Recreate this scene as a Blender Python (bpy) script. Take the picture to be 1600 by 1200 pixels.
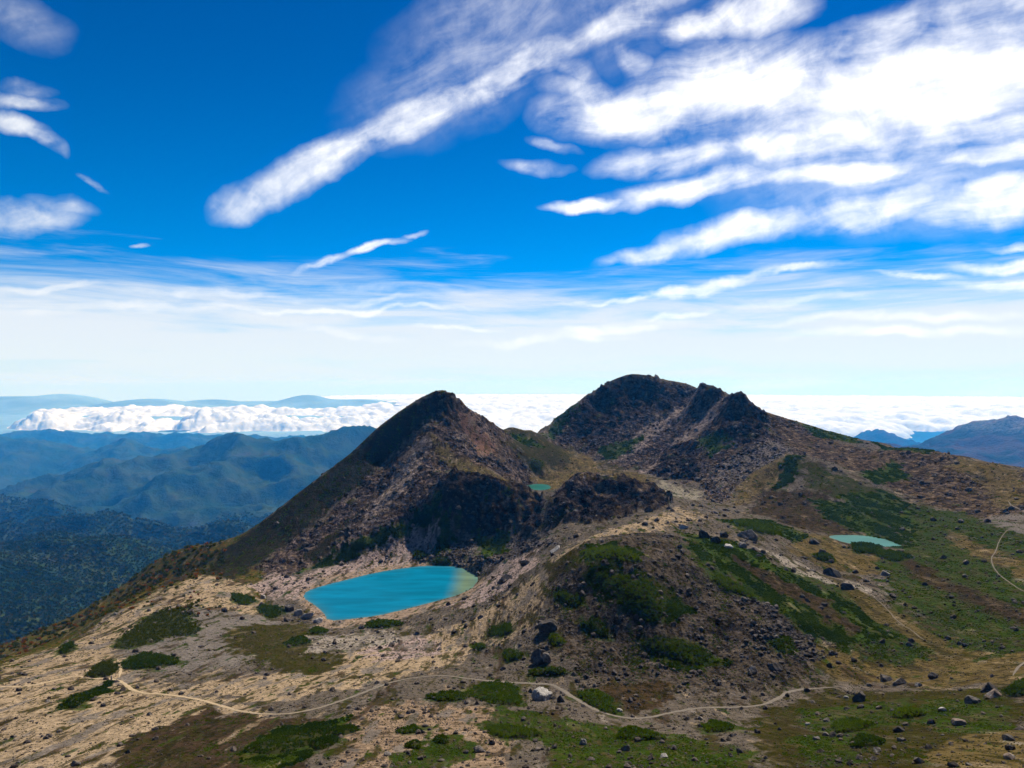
import bpy, bmesh, math, random
import numpy as np
from mathutils import Vector
for o in list(bpy.data.objects): bpy.data.objects.remove(o)
sc = bpy.context.scene
COL = sc.collection

# ------------------------------------------------------------------ camera
cam_d = bpy.data.cameras.new('camera'); cam = bpy.data.objects.new('camera', cam_d); COL.objects.link(cam)
cam_d.lens = 24.0; cam_d.sensor_width = 36.0; cam_d.clip_start = 0.5; cam_d.clip_end = 400000.0
cam.location = (0, 0, 0); cam.rotation_euler = (math.pi/2, 0, 0)
sc.camera = cam

# ------------------------------------------------------------------ node helper
class NT:
    def __init__(s, tree): s.t = tree; s.n = tree.nodes; s.l = tree.links
    def put(s, sock, v):
        if isinstance(v, bpy.types.NodeSocket): s.l.new(v, sock)
        elif v is not None: sock.default_value = v
    def node(s, typ, ins=None, **props):
        n = s.n.new(typ)
        for k, v in props.items(): setattr(n, k, v)
        for k, v in (ins or {}).items(): s.put(n.inputs[k], v)
        return n
    def math(s, op, a, b=None, c=None, clamp=False):
        n = s.n.new('ShaderNodeMath'); n.operation = op; n.use_clamp = clamp
        for i, v in enumerate((a, b, c)): s.put(n.inputs[i], v)
        return n.outputs[0]
    def vmath(s, op, a, b=None):
        n = s.n.new('ShaderNodeVectorMath'); n.operation = op
        s.put(n.inputs[0], a); s.put(n.inputs[1], b)
        return n.outputs[1] if op in ('DOT_PRODUCT', 'LENGTH') else n.outputs[0]
    def noise(s, vec, scale, detail=4, rough=.55, dist=0.0, lac=2.0):
        return s.node('ShaderNodeTexNoise', {'Vector': vec, 'Scale': scale, 'Detail': detail, 'Roughness': rough, 'Distortion': dist, 'Lacunarity': lac}).outputs
    def mapr(s, v, a, b, c=0.0, d=1.0, smooth=True):
        n = s.n.new('ShaderNodeMapRange'); n.interpolation_type = 'SMOOTHSTEP' if smooth else 'LINEAR'
        for i, x in enumerate((v, a, b, c, d)): s.put(n.inputs[i], x)
        return n.outputs[0]
    def mix(s, f, a, b, blend='MIX'):
        n = s.n.new('ShaderNodeMix'); n.data_type = 'RGBA'; n.blend_type = blend
        s.put(n.inputs[0], f); s.put(n.inputs[6], a); s.put(n.inputs[7], b)
        return n.outputs[2]

# ------------------------------------------------------------------ sky, sun, exposure
SUN_EL, SUN_AZ = math.radians(47), math.radians(26)
SUN_DIR = Vector((math.cos(SUN_EL)*math.sin(SUN_AZ), math.cos(SUN_EL)*math.cos(SUN_AZ), math.sin(SUN_EL)))
SKY_STRENGTH = 0.0526
world = bpy.data.worlds.new('World'); sc.world = world; world.use_nodes = True
world.cycles.sampling_method = 'MANUAL'; world.cycles.sample_map_resolution = 256
w = NT(world.node_tree); w.n.clear()
tc = w.node('ShaderNodeTexCoord'); dirv = w.vmath('NORMALIZE', tc.outputs['Generated'])
sep = w.node('ShaderNodeSeparateXYZ', {0: dirv})
az = w.math('ARCTAN2', sep.outputs[0], sep.outputs[1])
el = w.math('ARCSINE', sep.outputs[2])
zup = w.math('MAXIMUM', sep.outputs[2], 0.035)
skyv = w.node('ShaderNodeCombineXYZ', {0: sep.outputs[0], 1: sep.outputs[1], 2: zup})
sky = w.node('ShaderNodeTexSky', {'Vector': w.vmath('NORMALIZE', skyv.outputs[0])}, sky_type='NISHITA', sun_disc=False, sun_elevation=SUN_EL, sun_rotation=SUN_AZ,
             altitude=2700.0, air_density=1.0, dust_density=0.15, ozone_density=4.0)
blue = w.node('ShaderNodeHueSaturation', {'Hue': 0.5, 'Saturation': 1.5, 'Value': 1.0, 'Color': sky.outputs[0]}).outputs[0]
blue = w.mix(1.0, blue, (0.42, 0.94, 1.12, 1), 'MULTIPLY')
blue = w.mix(w.mapr(el, 0.52, 0.10), blue, w.mix(1.0, blue, (1.0, 1.42, 1.22, 1), 'MULTIPLY'))
# cirrus: streaks laid out by azimuth and elevation, frayed by noise
ae0 = w.node('ShaderNodeCombineXYZ', {0: az, 1: el, 2: 0.0}).outputs[0]
rot = w.node('ShaderNodeMapping', {'Vector': ae0, 'Rotation': (0, 0, 0.3), 'Scale': (1/2.4, 1/9.0, 1.0)}, vector_type='TEXTURE').outputs[0]
def warp_by(scale, amt, det=3):
    v = w.vmath('SCALE', w.vmath('SUBTRACT', w.noise(ae0, scale, det, .55)[1], (0.5, 0.5, 0.5))); v.node.inputs['Scale'].default_value = amt; return v
warp = w.vmath('ADD', warp_by(4.0, 0.07), warp_by(16.0, 0.026, 6))
aew = w.vmath('ADD', ae0, warp)
bend = w.vmath('ADD', ae0, warp_by(3.0, 0.16))
def fibres(ang, sx, sy):
    return w.noise(w.node('ShaderNodeMapping', {'Vector': bend, 'Rotation': (0, 0, ang), 'Scale': (1/sx, 1/sy, 1.0)}, vector_type='TEXTURE').outputs[0], 3.0, 8, .60, .15)[0]
fibl = fibres(.47, 2.6, 9.0); fibr = fibres(.14, 1.8, 8.5)
fib = w.node('ShaderNodeMix', {0: w.mapr(w.math('SUBTRACT', az, w.math('MULTIPLY', el, .55)), -.20, -.06), 2: fibl, 3: fibr}, data_type='FLOAT').outputs[0]
cur = w.noise(aew, 21.0, 8, .60, .1)[0]
acc = 0.0
SKY = [[-0.3727, 0.2439, 0.4604, 0.0567, 0.0284, 0.7],
 [-0.2832, 0.2945, 0.5024, 0.1576, 0.0315, 0.85],
 [-0.1471, 0.3671, 0.4398, 0.1471, 0.0325, 0.78],
 [0.0046, 0.4309, 0.3746, 0.1488, 0.0293, 0.72],
 [0.1558, 0.4867, 0.304, 0.1444, 0.0255, 0.66],
 [-0.0732, 0.4242, 0.416, 0.2273, 0.0818, 0.26],
 [-0.0277, 0.479, 0.4094, 0.2071, 0.0937, 0.28],
 [0.1525, 0.5092, 0.2465, 0.1542, 0.0927, 0.3],
 [0.1781, 0.3751, -0.0292, 0.1607, 0.0484, 0.95],
 [0.1161, 0.4038, -0.1544, 0.0906, 0.0256, 0.55],
 [0.3232, 0.3917, -0.0101, 0.193, 0.0689, 1.0],
 [0.5475, 0.355, -0.198, 0.2252, 0.072, 1.05],
 [0.4875, 0.325, -0.1369, 0.2485, 0.0414, 0.75],
 [0.0934, 0.4307, -0.4789, 0.0482, 0.021, 0.4],
 [0.1716, 0.4401, -0.6314, 0.0448, 0.0208, 0.45],
 [0.471, 0.3212, -0.103, 0.3423, 0.1253, 0.5],
 [0.5144, 0.2373, -0.0362, 0.2464, 0.0612, 0.35],
 [0.0351, 0.3072, -0.062, 0.0605, 0.0141, 0.42],
 [0.0608, 0.3377, -0.2687, 0.0462, 0.0094, 0.36],
 [0.2318, 0.3095, 0.0429, 0.1343, 0.0297, 0.75],
 [0.3933, 0.3132, -0.0081, 0.1451, 0.0325, 0.85],
 [0.581, 0.2975, -0.1253, 0.1427, 0.0274, 0.8],
 [0.1138, 0.2513, 0.112, 0.0814, 0.0116, 0.9],
 [0.2602, 0.2662, 0.0937, 0.1577, 0.0226, 0.95],
 [0.4489, 0.2743, 0.0055, 0.1504, 0.0232, 0.9],
 [0.612, 0.2675, -0.073, 0.1137, 0.0173, 0.7],
 [0.2064, 0.1863, 0.1525, 0.0971, 0.0138, 0.75],
 [0.3254, 0.2066, 0.1293, 0.1353, 0.0266, 0.95],
 [0.4779, 0.2228, 0.0787, 0.1298, 0.0333, 1.0],
 [0.6218, 0.2175, -0.0192, 0.1212, 0.0324, 0.95],
 [0.1476, 0.1266, 0.1002, 0.0965, 0.0058, 0.7],
 [0.263, 0.1385, 0.0828, 0.1043, 0.0102, 0.75],
 [0.38, 0.151, 0.0931, 0.0951, 0.0076, 0.65],
 [0.5284, 0.139, -0.095, 0.0574, 0.0061, 0.7],
 [0.6295, 0.1459, -0.0423, 0.0906, 0.0104, 0.8],
 [0.6527, 0.1657, -0.0997, 0.0645, 0.0065, 0.7],
 [0.6295, 0.1231, -0.0528, 0.0884, 0.0076, 0.65],
 [0.2649, 0.4685, 0.0555, 0.0654, 0.0271, 0.8],
 [0.3407, 0.4793, 0.0633, 0.0967, 0.0376, 0.85],
 [0.4222, 0.4215, 0.1056, 0.0648, 0.0321, 0.45],
 [0.4991, 0.4254, 0.0184, 0.1014, 0.0412, 0.65],
 [0.6226, 0.4089, -0.1369, 0.128, 0.0476, 0.65],
 [0.6396, 0.3619, -0.1988, 0.0961, 0.0282, 0.5],
 [-0.6399, 0.2952, -0.2913, 0.0419, 0.0169, 0.75],
 [-0.614, 0.2812, -0.4552, 0.0361, 0.0125, 0.6],
 [-0.6255, 0.3215, 0.0358, 0.0499, 0.0104, 0.5],
 [-0.6186, 0.3343, 0.0836, 0.0326, 0.0095, 0.35],
 [-0.6264, 0.1983, 0.0977, 0.0691, 0.0209, 0.75],
 [-0.5866, 0.2142, -0.0681, 0.0419, 0.0117, 0.4],
 [-0.5539, 0.2407, -0.2477, 0.0244, 0.006, 0.55],
 [-0.6206, 0.4012, -0.0552, 0.0732, 0.0334, 0.28],
 [-0.2626, 0.1737, 0.1834, 0.0565, 0.0068, 0.75],
 [-0.1984, 0.1883, 0.2211, 0.0563, 0.0069, 0.7],
 [-0.1397, 0.2059, 0.2637, 0.0228, 0.0046, 0.5],
 [-0.5023, 0.1764, 0.0946, 0.0134, 0.0041, 0.4],
 [-0.5847, 0.121, 0.0469, 0.1209, 0.0059, 0.7],
 [-0.4139, 0.1204, 0.0359, 0.1996, 0.0086, 0.55],
 [-0.2511, 0.107, 0.0334, 0.237, 0.0057, 0.8],
 [-0.5215, 0.0956, 0.0071, 0.1866, 0.0091, 0.65],
 [-0.2414, 0.0757, -0.1363, 0.1006, 0.0091, 0.55],
 [-0.0791, 0.0805, -0.0003, 0.0735, 0.0047, 0.65],
 [-0.1838, 0.1224, 0.0625, 0.0951, 0.0058, 0.4],
 [0.1424, 0.0807, 0.1161, 0.1243, 0.0116, 0.75],
 [0.2223, 0.1007, 0.1121, 0.0803, 0.008, 0.7],
 [0.0459, 0.0648, 0.0301, 0.147, 0.0094, 0.5],
 [0.5059, 0.0871, 0.0238, 0.2125, 0.0082, 0.4],
 [0.527, 0.0691, 0.04, 0.1922, 0.0091, 0.5],
 [0.4275, 0.1105, 0.0172, 0.1584, 0.0064, 0.3],
 [-0.1794, 0.1396, -0.0094, 0.1868, 0.0092, 0.25]]
for (cx, cy, th, ln, wd, s) in SKY:
    m = w.node('ShaderNodeMapping', {'Vector': aew, 'Location': (cx, cy, 0), 'Rotation': (0, 0, th), 'Scale': (ln, wd, 1)}, vector_type='TEXTURE')
    g = w.node('ShaderNodeTexGradient', {'Vector': m.outputs[0]}, gradient_type='SPHERICAL')
    acc = w.math('MAXIMUM', w.math('MINIMUM', w.math('MULTIPLY', g.outputs['Fac'], s*1.55), s), acc)
# thin cirrus elsewhere in the sky, outside the drawn streaks
wide = w.noise(rot, 0.55, 4, .6, .8)[0]
away = w.mapr(w.math('ABSOLUTE', az), 0.72, 1.1)
high = w.mapr(el, 0.50, 0.75)
gen = w.math('MULTIPLY', w.mapr(wide, 0.5, 0.68), w.math('MAXIMUM', away, high))
acc = w.math('ADD', acc, w.math('MULTIPLY', gen, 0.45))
tex = w.math('ADD', w.math('MULTIPLY', fib, 0.62), w.math('MULTIPLY', cur, 0.45))
edge = w.math('MINIMUM', w.math('MULTIPLY', acc, 2.0), 1.0)
dens = w.math('ADD', acc, w.math('MULTIPLY', w.math('MULTIPLY', w.math('SUBTRACT', tex, 0.545), 2.7), edge))
cloud = w.math('MULTIPLY', w.math('POWER', w.mapr(dens, 0.0, 1.10, smooth=False), 1.25), 0.97)
# veil of thin high stratus low over the horizon
vn = w.math('MULTIPLY', w.math('SUBTRACT', w.noise(w.vmath('MULTIPLY', ae0, (1.4, 15, 1)), 3.0, 7, .62, .5)[0], 0.5), 0.17)
elv = w.math('ADD', el, vn)
veil = w.math('MULTIPLY', w.mapr(elv, 0.178, 0.070), w.mapr(elv, -0.010, 0.036, 0.80, 0.93))
# clouds are brighter towards the sun
toward = w.mapr(w.vmath('DOT_PRODUCT', dirv, tuple(SUN_DIR)), 0.3, 1.0)
cwhite = w.mix(toward, (10.2, 10.6, 11.0, 1), (15.5, 15.4, 15.2, 1))
skyc = w.mix(cloud, w.mix(w.math('MULTIPLY', veil, 0.96), blue, (10.0, 10.4, 10.9, 1)), cwhite)
bg = w.node('ShaderNodeBackground', {'Color': skyc, 'Strength': SKY_STRENGTH})
w.l.new(bg.outputs[0], w.node('ShaderNodeOutputWorld').inputs[0])

sun_d = bpy.data.lights.new('sun', 'SUN'); sun = bpy.data.objects.new('sun', sun_d); COL.objects.link(sun)
sun_d.energy = 5.0; sun_d.angle = math.radians(0.53); sun_d.color = (1.0, 0.93, 0.82)
sun.rotation_euler = (-SUN_DIR).to_track_quat('-Z', 'Y').to_euler()
sc.view_settings.view_transform = 'Standard'; sc.view_settings.look = 'None'
sc.view_settings.exposure = 0.75; sc.view_settings.gamma = 1.0; sc.view_settings.use_curve_mapping = False
sc.render.engine = 'CYCLES'
sc.cycles.use_denoising = True
sc.cycles.max_bounces = 6; sc.cycles.diffuse_bounces = 3; sc.cycles.glossy_bounces = 2; sc.cycles.transmission_bounces = 2
sc.cycles.volume_bounces = 1; sc.cycles.transparent_max_bounces = 6
sc.cycles.caustics_reflective = False; sc.cycles.caustics_refractive = False

# ------------------------------------------------------------------ numeric helpers
_tab = np.random.default_rng(99).random(65536).astype(np.float32)*np.float32(6.2831853)
_cos = np.cos(_tab); _sin = np.sin(_tab)
def perlin(x, y, seed=0):
    sh = np.shape(x); x = np.asarray(x, np.float64).ravel(); y = np.asarray(y, np.float64).ravel(); out = np.empty(x.shape)
    for s in range(0, len(x), 65536):
        xs = x[s:s+65536]; ys = y[s:s+65536]
        ix = np.floor(xs); iy = np.floor(ys); fx = (xs-ix).astype(np.float32); fy = (ys-iy).astype(np.float32)
        ix = ix.astype(np.int64).astype(np.uint32); iy = iy.astype(np.int64).astype(np.uint32)
        u = fx*fx*fx*(fx*(fx*6-15)+10); v = fy*fy*fy*(fy*(fy*6-15)+10)
        hx0 = ix*np.uint32(374761393); hx1 = (ix+np.uint32(1))*np.uint32(374761393)
        hy0 = iy*np.uint32(668265263)+np.uint32(seed*974634777 & 0xffffffff); hy1 = hy0+np.uint32(668265263)
        def g(hx, hy, dx, dy):
            h = hx+hy; h = (h ^ (h >> np.uint32(13)))*np.uint32(1274126177); h = (h ^ (h >> np.uint32(15)))*np.uint32(2246822519); h = h >> np.uint32(16)
            return _cos[h]*(fx-dx)+_sin[h]*(fy-dy)
        a = g(hx0, hy0, 0, 0); b = g(hx1, hy0, 1, 0); c = g(hx0, hy1, 0, 1); d = g(hx1, hy1, 1, 1)
        out[s:s+65536] = ((a+(b-a)*u)*(1-v)+(c+(d-c)*u)*v)*1.5
    return out.reshape(sh)
def fbm(x, y, octv=5, seed=0, gain=.5, lac=2.03, ridged=False):
    s = np.zeros_like(x); a = 1.0; t = 0.0
    for k in range(octv):
        n = perlin(x, y, seed+k*17)
        s += a*((1-2*np.abs(n)) if ridged else n); t += a
        a *= gain; x, y = x*lac+13.7, y*lac-7.3
    return s/t
def rbf_fit(pts, c):
    pts = np.array(pts, float); p = pts[:, :2]; n = len(p)
    d2 = ((p[:, None]-p[None])**2).sum(2)
    A = -np.sqrt(d2+c*c)
    M = np.zeros((n+3, n+3)); M[:n, :n] = A + np.eye(n)*.4
    M[:n, n] = 1; M[:n, n+1:] = p; M[n, :n] = 1; M[n+1:, :n] = p.T
    w = np.linalg.solve(M, np.concatenate([pts[:, 2], np.zeros(3)]))
    return p, w, c
def rbf_eval(m, x, y):
    p, w, c = m; n = len(p); sh = x.shape; x = x.ravel(); y = y.ravel()
    out = w[n]+w[n+1]*x+w[n+2]*y; N = 2000
    p2 = (p*p).sum(1)+c*c; wn = w[:n]
    for s in range(0, len(x), N):
        X = np.stack([x[s:s+N], y[s:s+N]], 1)
        D = X@(-2*p.T); D += p2; D += (X*X).sum(1)[:, None]
        np.sqrt(np.maximum(D, 0, out=D), out=D); out[s:s+N] -= D@wn
    return out.reshape(sh)

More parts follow.
